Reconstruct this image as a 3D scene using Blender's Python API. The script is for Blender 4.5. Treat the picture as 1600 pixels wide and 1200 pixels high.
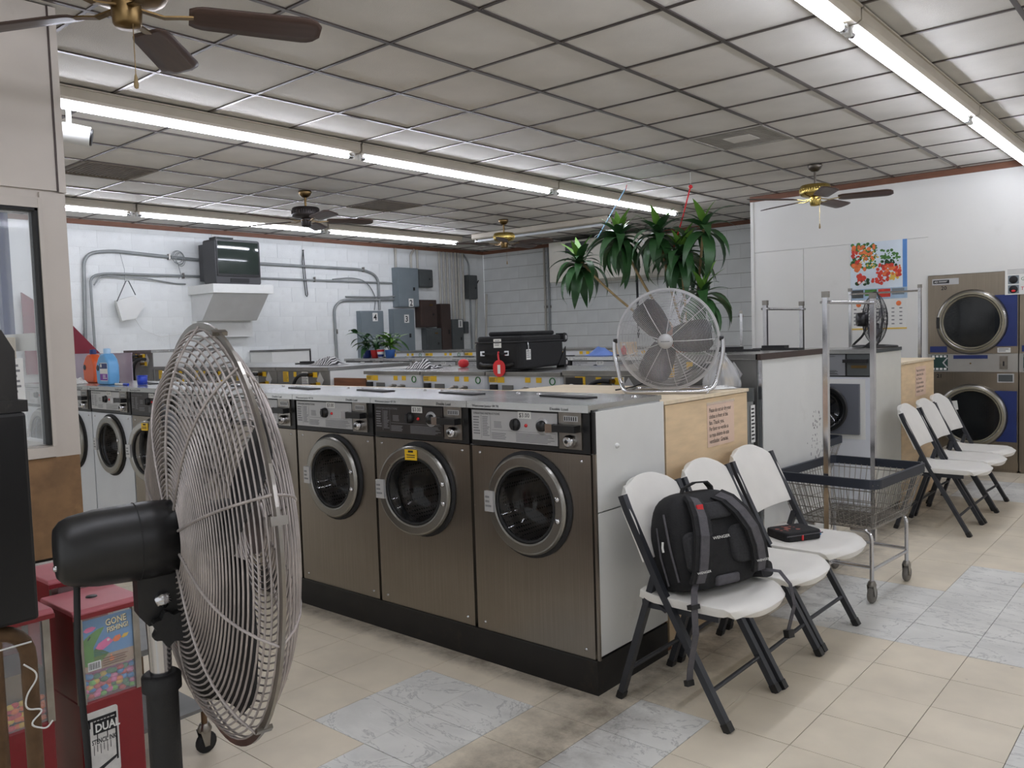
import bpy, math, random
from mathutils import Vector, Matrix, Euler
random.seed(7)
for o in list(bpy.data.objects): bpy.data.objects.remove(o)
SC = bpy.context.scene
COL = SC.collection
PI = math.pi
R = math.radians

# ---------------------------------------------------------------- camera
CAM_H = 1.476
def cam_axes(yaw, pitch, roll):
    f = Vector((math.sin(yaw)*math.cos(pitch), math.cos(yaw)*math.cos(pitch), -math.sin(pitch)))
    r = Vector((math.cos(yaw), -math.sin(yaw), 0)); d = f.cross(r)
    c, s = math.cos(roll), math.sin(roll)
    return c*r + s*d, -s*r + c*d, f
_r, _d, _f = cam_axes(-0.712774583, 0.0596151435, 0.0310972909)
cd = bpy.data.cameras.new('camera'); cam = bpy.data.objects.new('camera', cd); COL.objects.link(cam)
cd.sensor_width = 36.0; cd.lens = 36.0*1294.95/1600.0; cd.clip_start = 0.05; cd.clip_end = 100
m = Matrix.Identity(4)
for i in range(3):
    m[i][0] = _r[i]; m[i][1] = -_d[i]; m[i][2] = -_f[i]
m[0][3], m[1][3], m[2][3] = 0, 0, CAM_H
cam.matrix_world = m
SC.camera = cam

# ---------------------------------------------------------------- world, exposure
w = bpy.data.worlds.new('world'); SC.world = w; w.use_nodes = True
bg = w.node_tree.nodes['Background']
bg.inputs[0].default_value = (0.95, 0.97, 1.0, 1); bg.inputs[1].default_value = 0.6
SC.view_settings.view_transform = 'Standard'
SC.view_settings.look = 'None'
SC.view_settings.exposure = 0.5
SC.view_settings.gamma = 1.0
SC.view_settings.use_curve_mapping = False
TUBE_POWER = 30.0

# ---------------------------------------------------------------- materials
def lin(c):
    return tuple((x/255/12.92 if x/255 <= .04045 else ((x/255+.055)/1.055)**2.4) for x in c)
MATS = {}
def mat(name, col, rough=.5, metal=0.0, var=0.0, vscale=6.0, bump=0.0, bscale=60.0, emit=0.0, alpha=1.0,
        trans=0.0, spec=.5, dirt=None, dscale=2.0, damt=.5, stretch=(1, 1, 1), coat=0.0, dthr=.5):
    """procedural principled material; col in sRGB 0..255"""
    if name in MATS: return MATS[name]
    m = bpy.data.materials.new(name); m.use_nodes = True; MATS[name] = m
    nt = m.node_tree; b = nt.nodes['Principled BSDF']; N = nt.nodes.new; L = nt.links.new
    c = lin(col)
    b.inputs['Roughness'].default_value = rough; b.inputs['Metallic'].default_value = metal
    b.inputs['Specular IOR Level'].default_value = spec
    b.inputs['Coat Weight'].default_value = coat
    b.inputs['Base Color'].default_value = (*c, 1)
    tc = N('ShaderNodeTexCoord'); mp = N('ShaderNodeMapping'); mp.inputs['Scale'].default_value = stretch
    L(tc.outputs['Object'], mp.inputs['Vector'])
    out = None
    if var:
        n = N('ShaderNodeTexNoise'); n.inputs['Scale'].default_value = vscale; n.inputs['Detail'].default_value = 5
        L(mp.outputs[0], n.inputs['Vector'])
        r = N('ShaderNodeValToRGB')
        r.color_ramp.elements[0].position = .3; r.color_ramp.elements[1].position = .7
        r.color_ramp.elements[0].color = (*[x*(1-var) for x in c], 1)
        r.color_ramp.elements[1].color = (*[min(1, x*(1+var)) for x in c], 1)
        L(n.outputs['Fac'], r.inputs[0]); out = r.outputs[0]
    if dirt:
        n = N('ShaderNodeTexNoise'); n.inputs['Scale'].default_value = dscale; n.inputs['Detail'].default_value = 8
        n.inputs['Roughness'].default_value = .7
        L(mp.outputs[0], n.inputs['Vector'])
        r = N('ShaderNodeValToRGB'); r.color_ramp.elements[0].position = dthr; r.color_ramp.elements[1].position = dthr+.2
        r.color_ramp.elements[0].color = (0, 0, 0, 1); r.color_ramp.elements[1].color = (damt, damt, damt, 1)
        L(n.outputs['Fac'], r.inputs[0])
        mx = N('ShaderNodeMixRGB'); L(r.outputs[0], mx.inputs[0])
        if out: L(out, mx.inputs[1])
        else: mx.inputs[1].default_value = (*c, 1)
        mx.inputs[2].default_value = (*lin(dirt), 1); out = mx.outputs[0]
    if out: L(out, b.inputs['Base Color'])
    if bump:
        n = N('ShaderNodeTexNoise'); n.inputs['Scale'].default_value = bscale; n.inputs['Detail'].default_value = 4
        L(mp.outputs[0], n.inputs['Vector'])
        bp = N('ShaderNodeBump'); bp.inputs['Strength'].default_value = bump; bp.inputs['Distance'].default_value = .01
        L(n.outputs['Fac'], bp.inputs['Height']); L(bp.outputs[0], b.inputs['Normal'])
    if emit:
        b.inputs['Emission Color'].default_value = (*c, 1); b.inputs['Emission Strength'].default_value = emit
    if trans:
        b.inputs['Transmission Weight'].default_value = trans; b.inputs['IOR'].default_value = 1.3
    if alpha < 1: b.inputs['Alpha'].default_value = alpha
    return m

def floor_tile_mat(name, col, marble):
    m = bpy.data.materials.new(name); m.use_nodes = True; MATS[name] = m
    nt = m.node_tree; b = nt.nodes['Principled BSDF']; N = nt.nodes.new; L = nt.links.new
    g = N('ShaderNodeNewGeometry')
    oi = N('ShaderNodeObjectInfo')
    c = lin(col)
    base = N('ShaderNodeTexNoise'); base.inputs['Scale'].default_value = 3.5; base.inputs['Detail'].default_value = 6
    L(g.outputs['Position'], base.inputs['Vector'])
    r = N('ShaderNodeValToRGB'); r.color_ramp.elements[0].position = .3; r.color_ramp.elements[1].position = .7
    r.color_ramp.elements[0].color = (*[x*.86 for x in c], 1); r.color_ramp.elements[1].color = (*[x*1.06 for x in c], 1)
    L(base.outputs['Fac'], r.inputs[0]); out = r.outputs[0]
    if marble:
        mp = N('ShaderNodeMapping'); mp.inputs['Rotation'].default_value = (0, 0, .7); mp.inputs['Scale'].default_value = (1, 2.0, 1)
        ad = N('ShaderNodeVectorMath'); ad.operation = 'ADD'
        cb = N('ShaderNodeCombineXYZ'); ml = N('ShaderNodeMath'); ml.operation = 'MULTIPLY'; ml.inputs[1].default_value = 40
        L(oi.outputs['Random'], ml.inputs[0]); L(ml.outputs[0], cb.inputs[0]); L(ml.outputs[0], cb.inputs[1])
        L(g.outputs['Position'], ad.inputs[0]); L(cb.outputs[0], ad.inputs[1]); L(ad.outputs[0], mp.inputs[0])
        v = N('ShaderNodeTexNoise'); v.inputs['Scale'].default_value = 2.3; v.inputs['Detail'].default_value = 7
        v.inputs['Roughness'].default_value = .62; v.inputs['Distortion'].default_value = 1.6
        L(mp.outputs[0], v.inputs['Vector'])
        rr = N('ShaderNodeValToRGB'); e = rr.color_ramp.elements
        e[0].position = .482; e[0].color = (0, 0, 0, 1); e[1].position = .5; e[1].color = (.42, .42, .42, 1)
        e2 = e.new(.516); e2.color = (0, 0, 0, 1)
        e3 = e.new(.64); e3.color = (.1, .1, .1, 1); e4 = e.new(.72); e4.color = (0, 0, 0, 1)
        L(v.outputs['Fac'], rr.inputs[0])
        mx = N('ShaderNodeMixRGB'); L(rr.outputs[0], mx.inputs[0]); L(out, mx.inputs[1]); mx.inputs[2].default_value = (*lin((105, 106, 108)), 1)
        out = mx.outputs[0]
    # dark specks and scuffs with their own shape
    sp = N('ShaderNodeTexNoise'); sp.inputs['Scale'].default_value = 17; sp.inputs['Detail'].default_value = 3
    L(g.outputs['Position'], sp.inputs['Vector'])
    r2 = N('ShaderNodeValToRGB'); r2.color_ramp.elements[0].position = .74; r2.color_ramp.elements[1].position = .8
    r2.color_ramp.elements[0].color = (0, 0, 0, 1); r2.color_ramp.elements[1].color = (.6, .6, .6, 1)
    L(sp.outputs['Fac'], r2.inputs[0])
    m2 = N('ShaderNodeMixRGB'); L(r2.outputs[0], m2.inputs[0]); L(out, m2.inputs[1]); m2.inputs[2].default_value = (*lin((90, 80, 68)), 1)
    # grime worn in along the foot of the machine rows (x close to -1.85) and in front of them
    sx = N('ShaderNodeSeparateXYZ'); L(g.outputs['Position'], sx.inputs[0])
    def mth(op, x, y=None):
        q = N('ShaderNodeMath'); q.operation = op
        if isinstance(x, (int, float)): q.inputs[0].default_value = x
        else: L(x, q.inputs[0])
        if y is not None:
            if isinstance(y, (int, float)): q.inputs[1].default_value = y
            else: L(y, q.inputs[1])
        return q.outputs[0]
    def near(sock, c, w):
        q = N('ShaderNodeMapRange'); q.inputs[1].default_value = w; q.inputs[2].default_value = .02; q.inputs[3].default_value = 0; q.inputs[4].default_value = 1
        L(mth('ABSOLUTE', mth('SUBTRACT', sock, c)), q.inputs[0]); return q.outputs[0]
    m1 = near(sx.outputs[0], -1.84, .5)
    m2_ = mth('MULTIPLY', near(sx.outputs[1], 2.66, .16), mth('LESS_THAN', sx.outputs[0], -1.8))
    mr_out = mth('MAXIMUM', m1, m2_)
    gn = N('ShaderNodeTexNoise'); gn.inputs['Scale'].default_value = 6; gn.inputs['Detail'].default_value = 8; gn.inputs['Roughness'].default_value = .7
    L(g.outputs['Position'], gn.inputs['Vector'])
    gm = N('ShaderNodeMath'); gm.operation = 'MULTIPLY'; L(mr_out, gm.inputs[0]); L(gn.outputs['Fac'], gm.inputs[1])
    gr = N('ShaderNodeValToRGB'); gr.color_ramp.elements[0].position = .22; gr.color_ramp.elements[1].position = .62
    gr.color_ramp.elements[0].color = (0, 0, 0, 1); gr.color_ramp.elements[1].color = (.75, .75, .75, 1)
    L(gm.outputs[0], gr.inputs[0])
    m3 = N('ShaderNodeMixRGB'); L(gr.outputs[0], m3.inputs[0]); L(m2.outputs[0], m3.inputs[1]); m3.inputs[2].default_value = (*lin((74, 64, 52)), 1)
    L(m3.outputs[0], b.inputs['Base Color'])
    b.inputs['Roughness'].default_value = .42
    b.inputs['Specular IOR Level'].default_value = .35
    return m

def steel_mat(name, col, rough=.32, axis=2, amt=.12):
    m = bpy.data.materials.new(name); m.use_nodes = True; MATS[name] = m
    nt = m.node_tree; b = nt.nodes['Principled BSDF']; N = nt.nodes.new; L = nt.links.new
    tc = N('ShaderNodeTexCoord'); mp = N('ShaderNodeMapping'); s = [90, 90, 90]; s[axis] = 1.2
    mp.inputs['Scale'].default_value = s; L(tc.outputs['Object'], mp.inputs[0])
    n = N('ShaderNodeTexNoise'); n.inputs['Scale'].default_value = 2; n.inputs['Detail'].default_value = 3; L(mp.outputs[0], n.inputs['Vector'])
    n2 = N('ShaderNodeTexNoise'); n2.inputs['Scale'].default_value = 3; n2.inputs['Detail'].default_value = 6; L(tc.outputs['Object'], n2.inputs['Vector'])
    ad = N('ShaderNodeMath'); ad.operation = 'ADD'; L(n.outputs['Fac'], ad.inputs[0]); L(n2.outputs['Fac'], ad.inputs[1])
    r = N('ShaderNodeValToRGB'); c = lin(col)
    r.color_ramp.elements[0].position = .35; r.color_ramp.elements[1].position = .65
    r.color_ramp.elements[0].color = (*[x*(1-amt) for x in c], 1); r.color_ramp.elements[1].color = (*[x*(1+amt) for x in c], 1)
    hf = N('ShaderNodeMath'); hf.operation = 'MULTIPLY'; hf.inputs[1].default_value = .5; L(ad.outputs[0], hf.inputs[0])
    L(hf.outputs[0], r.inputs[0]); L(r.outputs[0], b.inputs['Base Color'])
    mr = N('ShaderNodeMapRange'); mr.inputs[3].default_value = rough-.07; mr.inputs[4].default_value = rough+.1; L(n2.outputs['Fac'], mr.inputs[0]); L(mr.outputs[0], b.inputs['Roughness'])
    b.inputs['Metallic'].default_value = 1.0
    return m

WHITE = mat('white_paint', (216, 217, 214), .55, var=.04, vscale=3, dirt=(150, 145, 132), dscale=3, damt=.3, dthr=.58)
BLOCKP = mat('painted_block', (222, 225, 224), .6, var=.05, vscale=4, bump=.35, bscale=90, dirt=(176, 176, 170), dscale=3.0, damt=.35, dthr=.6)
NICKEL = mat('aged_nickel', (98, 92, 84), .38, metal=.9, var=.12)
MORTARD = mat('grey_mortar', (142, 142, 138), .7, var=.1)
MORTAR = mat('painted_mortar', (212, 215, 213), .7, var=.06)
PANELW = mat('white_wallboard', (226, 226, 222), .45, var=.02, vscale=2, dirt=(190, 188, 180), dscale=2.2, damt=.25, dthr=.6)
TILEC = mat('ceiling_tile', (206, 203, 196), .9, var=.05, vscale=4, bump=.2, bscale=160, dirt=(178, 170, 156), dscale=1.6, damt=.35, dthr=.6)
TILEST = mat('stained_ceiling_tile', (204, 200, 192), .9, var=.05, vscale=4, bump=.2, bscale=160, dirt=(176, 150, 104), dscale=3.2, damt=.55, dthr=.58)
TBAR = mat('ceiling_grid_metal', (88, 80, 76), .35, metal=.6, var=.12, vscale=9)
VENTM = mat('dusty_vent', (112, 102, 88), .8, var=.22, vscale=9, bump=.3)
CROWN = mat('brown_wood_trim', (118, 78, 58), .55, var=.16, vscale=5, stretch=(1, 1, 6))
CREAMT = floor_tile_mat('cream_floor_tile', (228, 218, 198), False)
MARBT = floor_tile_mat('marble_floor_tile', (230, 230, 225), True)
GROUT = mat('floor_joint', (120, 110, 95), .8, var=.15)
BOOTH = mat('beige_booth_paint', (196, 188, 178), .5, var=.05, vscale=3, dirt=(150, 138, 122), dscale=2.5, damt=.35, dthr=.6)
BROWNP = mat('scuffed_brown_board', (134, 102, 68), .6, var=.24, vscale=7, dirt=(92, 66, 42), dscale=4, damt=.6, dthr=.5)
STEEL = steel_mat('brushed_steel', (148, 141, 132), .30)
STEELH = steel_mat('brushed_steel_lid', (186, 186, 184), .22, axis=0, amt=.1)
RINGM = steel_mat('door_ring_metal', (150, 148, 143), .28, axis=1, amt=.08)
DRYERM = steel_mat('dryer_steel', (150, 140, 126), .34)
GALV = mat('galvanised_steel', (122, 122, 120), .48, metal=.7, var=.16, vscale=7, dirt=(84, 80, 74), dscale=5, damt=.4, dthr=.55)
CHROME = mat('chrome', (205, 205, 208), .16, metal=1.0, var=.08, vscale=12)
DULLCHR = mat('worn_chrome', (150, 146, 140), .3, metal=1.0, var=.2, vscale=14)
BRASS = mat('polished_brass', (186, 164, 96), .24, metal=1.0, var=.1, vscale=10)
ABRASS = mat('antique_brass', (122, 100, 66), .36, metal=1.0, var=.14, vscale=10)
DKMETAL = mat('dark_bronze', (52, 46, 44), .4, metal=.5, var=.12)
BLADE = mat('walnut_blade', (70, 52, 44), .42, var=.2, vscale=6, stretch=(1, 9, 1))
BLACK = mat('black_enamel', (26, 26, 27), .4, var=.15, vscale=8)
BLACKM = mat('matt_black_plastic', (22, 22, 23), .6, var=.15, vscale=14, bump=.12, bscale=200)
PLINTH = mat('scuffed_black_plinth', (24, 22, 21), .55, var=.25, vscale=9, dirt=(74, 58, 44), dscale=7, damt=.5, dthr=.58)
RUBBER = mat('dark_rubber', (30, 30, 31), .7, var=.2)
GREYRUB = mat('grey_rubber_wheel', (108, 104, 98), .7, var=.15, vscale=20)
GLASSD = mat('dark_door_glass', (20, 22, 23), .06, spec=.6, var=.1, alpha=.45)
GLASSC = mat('clear_window_glass', (225, 232, 235), .04, alpha=.16)
PLATE = mat('silver_print_plate', (190, 190, 190), .4, metal=.25, var=.04)
PLATEK = mat('black_print_plate', (44, 38, 36), .4, var=.1)
INK = mat('black_ink', (34, 34, 36), .7, var=.05)
INKG = mat('grey_ink', (128, 128, 130), .7, var=.05)
PAPER = mat('white_paper', (226, 226, 222), .8, var=.03)
PINKPAPER = mat('faded_pink_paper', (222, 194, 174), .8, var=.05, vscale=5)
YELLOW = mat('yellow_sticker', (226, 184, 30), .5, var=.07)
GREENS = mat('green_sticker', (52, 120, 64), .5, var=.1)
PLY = mat('plywood', (222, 196, 158), .6, var=.1, vscale=4, stretch=(1, 1.2, 6), dirt=(120, 92, 60), dscale=4, damt=.5, dthr=.62)
PLYE = mat('plywood_top', (222, 206, 178), .6, var=.09, vscale=4, stretch=(1, 6, 1), dirt=(130, 104, 72), dscale=4, damt=.4, dthr=.62)
OLDWOOD = mat('reddish_board', (120, 74, 44), .6, var=.25, vscale=6, stretch=(1, 1, 8))
CHAIRW = mat('white_moulded_plastic', (226, 224, 218), .45, var=.03, vscale=8, bump=.1, bscale=220)
CHAIRF = mat('charcoal_frame', (58, 60, 65), .42, metal=.35, var=.1)
BPACK = mat('black_nylon', (24, 24, 26), .8, var=.18, vscale=40, bump=.25, bscale=260)
BPACKG = mat('grey_strap_fabric', (84, 82, 86), .85, var=.12, vscale=40, bump=.25, bscale=260)
MESHF = mat('charcoal_mesh_pad', (48, 48, 50), .9, var=.2, vscale=120, bump=.3, bscale=300)
REDP = mat('red_enamel', (126, 22, 30), .35, var=.12, vscale=5, dirt=(84, 14, 20), dscale=4, damt=.5)
REDLID = mat('faded_red_lid', (176, 96, 104), .45, var=.12, vscale=5)
REDB = mat('bright_red_plastic', (206, 38, 44), .4, var=.08)
CRIMSON = mat('crimson_board', (116, 22, 42), .6, var=.1)
RUST = mat('rusty_pipe', (104, 80, 56), .55, metal=.4, var=.3, vscale=18, bump=.2, bscale=80)
CONDUIT = mat('grey_conduit', (142, 146, 146), .45, metal=.3, var=.1)
PIPEW = mat('painted_pipe', (182, 178, 168), .5, var=.08)
ELBOX = mat('grey_electric_box', (122, 132, 138), .5, metal=.2, var=.06)
ELDARK = mat('dark_electric_box', (82, 86, 86), .5, metal=.2, var=.12)
ELBRN = mat('brown_electric_box', (64, 50, 45), .5, var=.15)
BLUEP = mat('navy_plastic', (30, 48, 108), .45, var=.08)
LBLUE = mat('sky_blue_bottle', (104, 166, 216), .35, var=.05)
ORANGE = mat('orange_bottle', (216, 92, 44), .35, var=.05)
PURPLE = mat('purple_label', (126, 62, 160), .5, var=.05)
CUPBLUE = mat('royal_blue_cup', (34, 66, 180), .35, var=.06)
LEAF = mat('dracaena_leaf', (46, 86, 44), .42, var=.35, vscale=5)
LEAFY = mat('bright_leaf', (96, 140, 52), .45, var=.3, vscale=6)
STEM = mat('woody_stem', (150, 128, 88), .7, var=.2, vscale=14)
TVBODY = mat('dark_grey_tv_plastic', (62, 62, 64), .5, var=.06)
SCREEN = mat('tv_screen_glass', (42, 50, 46), .07, spec=.6, var=.08)
FANGREY = mat('grey_cage_wire', (196, 196, 198), .35, metal=.6, var=.1)
DUSTY = mat('dusty_cage_wire', (176, 168, 164), .42, metal=.35, var=.22, vscale=20)
FANBLK = mat('fan_blade_black', (30, 29, 30), .5, var=.15)
HOUSING = mat('cream_fixture_housing', (176, 168, 152), .45, var=.05)
TUBEM = mat('lit_fluorescent_tube', (236, 240, 255), .4, emit=TUBE_POWER, var=.0)
TUBEOFF = mat('unlit_tube', (206, 210, 212), .3, var=.03)
LAV = mat('lavender_clear_plastic', (186, 174, 190), .3, alpha=.72, var=.05)
ACW = mat('cream_air_conditioner', (216, 212, 200), .5, var=.05, dirt=(150, 142, 126), dscale=3, damt=.4, dthr=.6)
CLEARBAG = mat('clear_plastic_bag', (224, 226, 228), .18, alpha=.4, var=.06)
BLUECLOTH = mat('blue_cloth', (104, 132, 196), .85, var=.12, vscale=14)
STRINGB = mat('pale_blue_cord', (150, 190, 222), .6, var=.05)
STRINGR = mat('red_cord', (214, 40, 48), .6, var=.05)
WIRE = mat('white_wire', (220, 220, 216), .5, var=.05)
PERF = None
def perforated():
    m = bpy.data.materials.new('perforated_drum'); m.use_nodes = True
    nt = m.node_tree; b = nt.nodes['Principled BSDF']; N = nt.nodes.new; L = nt.links.new
    tc = N('ShaderNodeTexCoord'); v = N('ShaderNodeTexVoronoi'); v.inputs['Scale'].default_value = 62; v.inputs['Randomness'].default_value = .1
    L(tc.outputs['Object'], v.inputs['Vector'])
    r = N('ShaderNodeValToRGB'); r.color_ramp.elements[0].position = .28; r.color_ramp.elements[1].position = .36
    r.color_ramp.elements[0].color = (.02, .02, .02, 1); r.color_ramp.elements[1].color = (*lin((172, 164, 158)), 1)
    L(v.outputs['Distance'], r.inputs[0]); L(r.outputs[0], b.inputs['Base Color'])
    b.inputs['Metallic'].default_value = .75; b.inputs['Roughness'].default_value = .35
    return m
PERF = perforated()

# ---------------------------------------------------------------- mesh helpers
KID = {}
class MB:
    def __init__(s): s.v = []; s.f = []; s.sm = []
    def add(s, vs, fs, smooth=False, M=None):
        b = len(s.v)
        for p in vs:
            p = Vector(p)
            s.v.append(tuple(M @ p) if M else tuple(p))
        for q in fs: s.f.append(tuple(b+i for i in q)); s.sm.append(smooth)
        return s
    def bb(s, x0, x1, y0, y1, z0, z1, M=None):
        return s.add([(x0,y0,z0),(x1,y0,z0),(x1,y1,z0),(x0,y1,z0),(x0,y0,z1),(x1,y0,z1),(x1,y1,z1),(x0,y1,z1)],
                     [(3,2,1,0),(4,5,6,7),(0,1,5,4),(1,2,6,5),(2,3,7,6),(3,0,4,7)], False, M)
    def rb(s, x0, x1, y0, y1, z0, z1, r=.01, n=3, axis='z', M=None):
        """box with corners rounded about one axis"""
        A = {'z': (x0,x1,y0,y1), 'y': (x0,x1,z0,z1), 'x': (y0,y1,z0,z1)}[axis]
        a0,a1,b0,b1 = A; pts = []
        for cx,cy,t0 in ((a1-r,b1-r,0),(a0+r,b1-r,PI/2),(a0+r,b0+r,PI),(a1-r,b0+r,1.5*PI)):
            for k in range(n+1):
                t = t0+PI/2*k/n; pts.append((cx+r*math.cos(t), cy+r*math.sin(t)))
        if axis == 'z': return s.prism(pts, z0, z1, 'z', M)
        if axis == 'y': return s.prism(pts, y0, y1, 'y', M)
        return s.prism(pts, x0, x1, 'x', M)
    def prism(s, pts, h0, h1, axis='z', M=None, smooth=False):
        def P(a, b, h): return {'z': (a,b,h), 'y': (a,h,b), 'x': (h,a,b)}[axis]
        n = len(pts); vs = [P(a,b,h0) for a,b in pts]+[P(a,b,h1) for a,b in pts]
        fl = axis == 'y'
        fs = [tuple(range(n)) if fl else tuple(range(n))[::-1], tuple(range(n,2*n))[::-1] if fl else tuple(range(n,2*n))]
        b = len(s.v); s.add(vs, fs, False, M)
        for i in range(n):
            j = (i+1) % n; q = (b+i,b+j,b+n+j,b+n+i); s.f.append(q[::-1] if fl else q); s.sm.append(smooth)
        return s
    def cyl(s, p0, p1, r, n=12, r2=None, cap=True, smooth=True):
        p0, p1 = Vector(p0), Vector(p1); r2 = r if r2 is None else r2
        d = (p1-p0).normalized(); a = d.orthogonal().normalized(); c = d.cross(a)
        vs = []
        for p, q in ((p0,r),(p1,r2)):
            for k in range(n):
                t = 2*PI*k/n; vs.append(p+q*(math.cos(t)*a+math.sin(t)*c))
        fs = [(k,(k+1)%n,n+(k+1)%n,n+k) for k in range(n)]
        s.add(vs, fs, smooth)
        if cap: s.add(vs[:n], [tuple(range(n))[::-1]]); s.add(vs[n:], [tuple(range(n))])
        return s
    def tube(s, pts, r, n=8, closed=False, smooth=True, flat=None):
        """sweep a round (or flat=(half_w,half_t,up)) section along a polyline"""
        P = [Vector(p) for p in pts]; m = len(P); rings = []; prev = None
        for i in range(m):
            a = P[i-1] if (i > 0 or closed) else P[i]; b = P[(i+1) % m] if (i < m-1 or closed) else P[i]
            d = (b-a).normalized() if (b-a).length > 1e-9 else Vector((0,0,1))
            if flat:
                up = Vector(flat[2]); x = d.cross(up)
                x = x.normalized() if x.length > 1e-6 else d.orthogonal().normalized()
                y = x.cross(d)
                rings.append([P[i]+x*sx*flat[0]+y*sy*flat[1] for sx,sy in ((-1,-1),(1,-1),(1,1),(-1,1))])
            else:
                if prev is None: u = d.orthogonal().normalized()
                else:
                    u = prev-d*prev.dot(d); u = u.normalized() if u.length > 1e-6 else d.orthogonal().normalized()
                prev = u; c = d.cross(u); rr = r[i] if isinstance(r, (list, tuple)) else r
                rings.append([P[i]+rr*(math.cos(2*PI*k/n)*u+math.sin(2*PI*k/n)*c) for k in range(n)])
        k = len(rings[0]); vs = [p for q in rings for p in q]; fs = []
        for i in range(m if closed else m-1):
            j = (i+1) % m
            for a in range(k): fs.append((i*k+a, i*k+(a+1) % k, j*k+(a+1) % k, j*k+a))
        s.add(vs, fs, smooth and not flat)
        if not closed: s.add(rings[0], [tuple(range(k))[::-1]]); s.add(rings[-1], [tuple(range(k))])
        return s
    def lathe(s, prof, n=24, o=(0,0,0), axis=(0,0,1), smooth=True, arc=2*PI, cap=True):
        """profile of (radius, height) spun about axis through o"""
        o = Vector(o); d = Vector(axis).normalized(); a = d.orthogonal().normalized(); c = d.cross(a); vs = []
        for r_, h in prof:
            for k in range(n):
                t = arc*k/n; vs.append(o+d*h+r_*(math.cos(t)*a+math.sin(t)*c))
        fs = []
        for i in range(len(prof)-1):
            for k in range(n): fs.append((i*n+k, i*n+(k+1) % n, (i+1)*n+(k+1) % n, (i+1)*n+k))
        s.add(vs, fs, smooth)
        if cap and prof[0][0] > 1e-6: s.add(vs[:n], [tuple(range(n))[::-1]])
        if cap and prof[-1][0] > 1e-6: s.add(vs[-n:], [tuple(range(n))])
        return s
    def ring(s, o, axis, R_, r, n=36, k=6):
        o = Vector(o); d = Vector(axis).normalized(); a = d.orthogonal().normalized(); c = d.cross(a)
        return s.tube([o+R_*(math.cos(2*PI*i/n)*a+math.sin(2*PI*i/n)*c) for i in range(n)], r, k, closed=True)
    def sph(s, o, r, n=12, m=8, sc=(1,1,1)):
        o = Vector(o); vs = []; fs = []
        for i in range(m+1):
            p = PI*i/m
            for k in range(n):
                t = 2*PI*k/n; vs.append(o+Vector((r*sc[0]*math.sin(p)*math.cos(t), r*sc[1]*math.sin(p)*math.sin(t), r*sc[2]*math.cos(p))))
        for i in range(m):
            for k in range(n): fs.append((i*n+k, (i+1)*n+k, (i+1)*n+(k+1) % n, i*n+(k+1) % n))
        return s.add(vs, fs, True)
    def mesh(s, name, material=None):
        me = bpy.data.meshes.new(name); me.from_pydata(s.v, [], s.f); me.update()
        me.polygons.foreach_set('use_smooth', s.sm)
        if material: me.materials.append(material)
        return me
    def build(s, name, material, parent=None, label=None, bevel=0.0, seg=2, solid=0.0, sub=0):
        return link(name, s.mesh(name, material), parent, label, bevel, seg, solid, sub)

def link(name, me, parent=None, label=None, bevel=0.0, seg=2, solid=0.0, sub=0):
    o = bpy.data.objects.new(name, me); COL.objects.link(o)
    if parent: o.parent = parent; KID.setdefault(parent.name, []).append(o)
    if label: o['label'] = label
    if solid:
        md = o.modifiers.new('solid', 'SOLIDIFY'); md.thickness = solid; md.offset = 0
    if sub:
        md = o.modifiers.new('subsurf', 'SUBSURF'); md.levels = sub; md.render_levels = sub
    if bevel:
        md = o.modifiers.new('bevel', 'BEVEL'); md.width = bevel; md.segments = seg; md.limit_method = 'ANGLE'; md.angle_limit = R(40)
    return o
def tag(o, label, cat, group=None, kind=None):
    if label: o['label'] = label
    if cat: o['category'] = cat
    if group: o['group'] = group
    if kind: o['kind'] = kind
    return o
def thing(name, label, cat, loc=(0,0,0), rz=0, group=None, kind=None):
    o = bpy.data.objects.new(name, None); COL.objects.link(o); o.empty_display_size = .1
    o.location = loc; o.rotation_euler = (0, 0, rz)
    return tag(o, label, cat, group, kind)
def copy_tree(o, loc=None, rz=None, label=None, group=None, parent=None):
    c = o.copy(); COL.objects.link(c); c.parent = parent
    if parent is None:
        if loc is not None: c.location = loc
        if rz is not None: c.rotation_euler = (0, 0, rz)
        if label: c['label'] = label
        if group: c['group'] = group
    if parent: KID.setdefault(parent.name, []).append(c)
    for ch in list(KID.get(o.name, [])): copy_tree(ch, parent=c)
    return c
def arc(c, r, a0, a1, n, plane='xz', off=0):
    out = []
    for k in range(n+1):
        t = a0+(a1-a0)*k/n; a, b = c[0]+r*math.cos(t), c[1]+r*math.sin(t)
        out.append({'xz': (a,off,b), 'yz': (off,a,b), 'xy': (a,b,off)}[plane])
    return out
_TXT = {}
def text(name, s, size, material, parent, loc, rot=(PI/2, 0, 0), align='LEFT', sx=1.0, label=None, bold=0.0):
    key = (s, align, bold)
    if key not in _TXT:
        cu = bpy.data.curves.new('txt', 'FONT'); cu.body = s; cu.size = 1; cu.align_x = align; cu.resolution_u = 2; cu.offset = bold
        ob = bpy.data.objects.new('txt', cu); COL.objects.link(ob)
        dg = bpy.context.evaluated_depsgraph_get(); me = bpy.data.meshes.new_from_object(ob.evaluated_get(dg))
        bpy.data.objects.remove(ob); _TXT[key] = me
    me = _TXT[key].copy(); me.materials.clear(); me.materials.append(material)
    for v in me.vertices: v.co.x *= size*sx; v.co.y *= size
    me.name = name
    o = link(name, me, parent, label); o.location = loc; o.rotation_euler = rot
    return o
FACE_FRONT = (PI/2, 0, 0)
FACE_RIGHT = (PI/2, 0, PI/2)
FACE_BACK = (PI/2, 0, PI)
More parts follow.
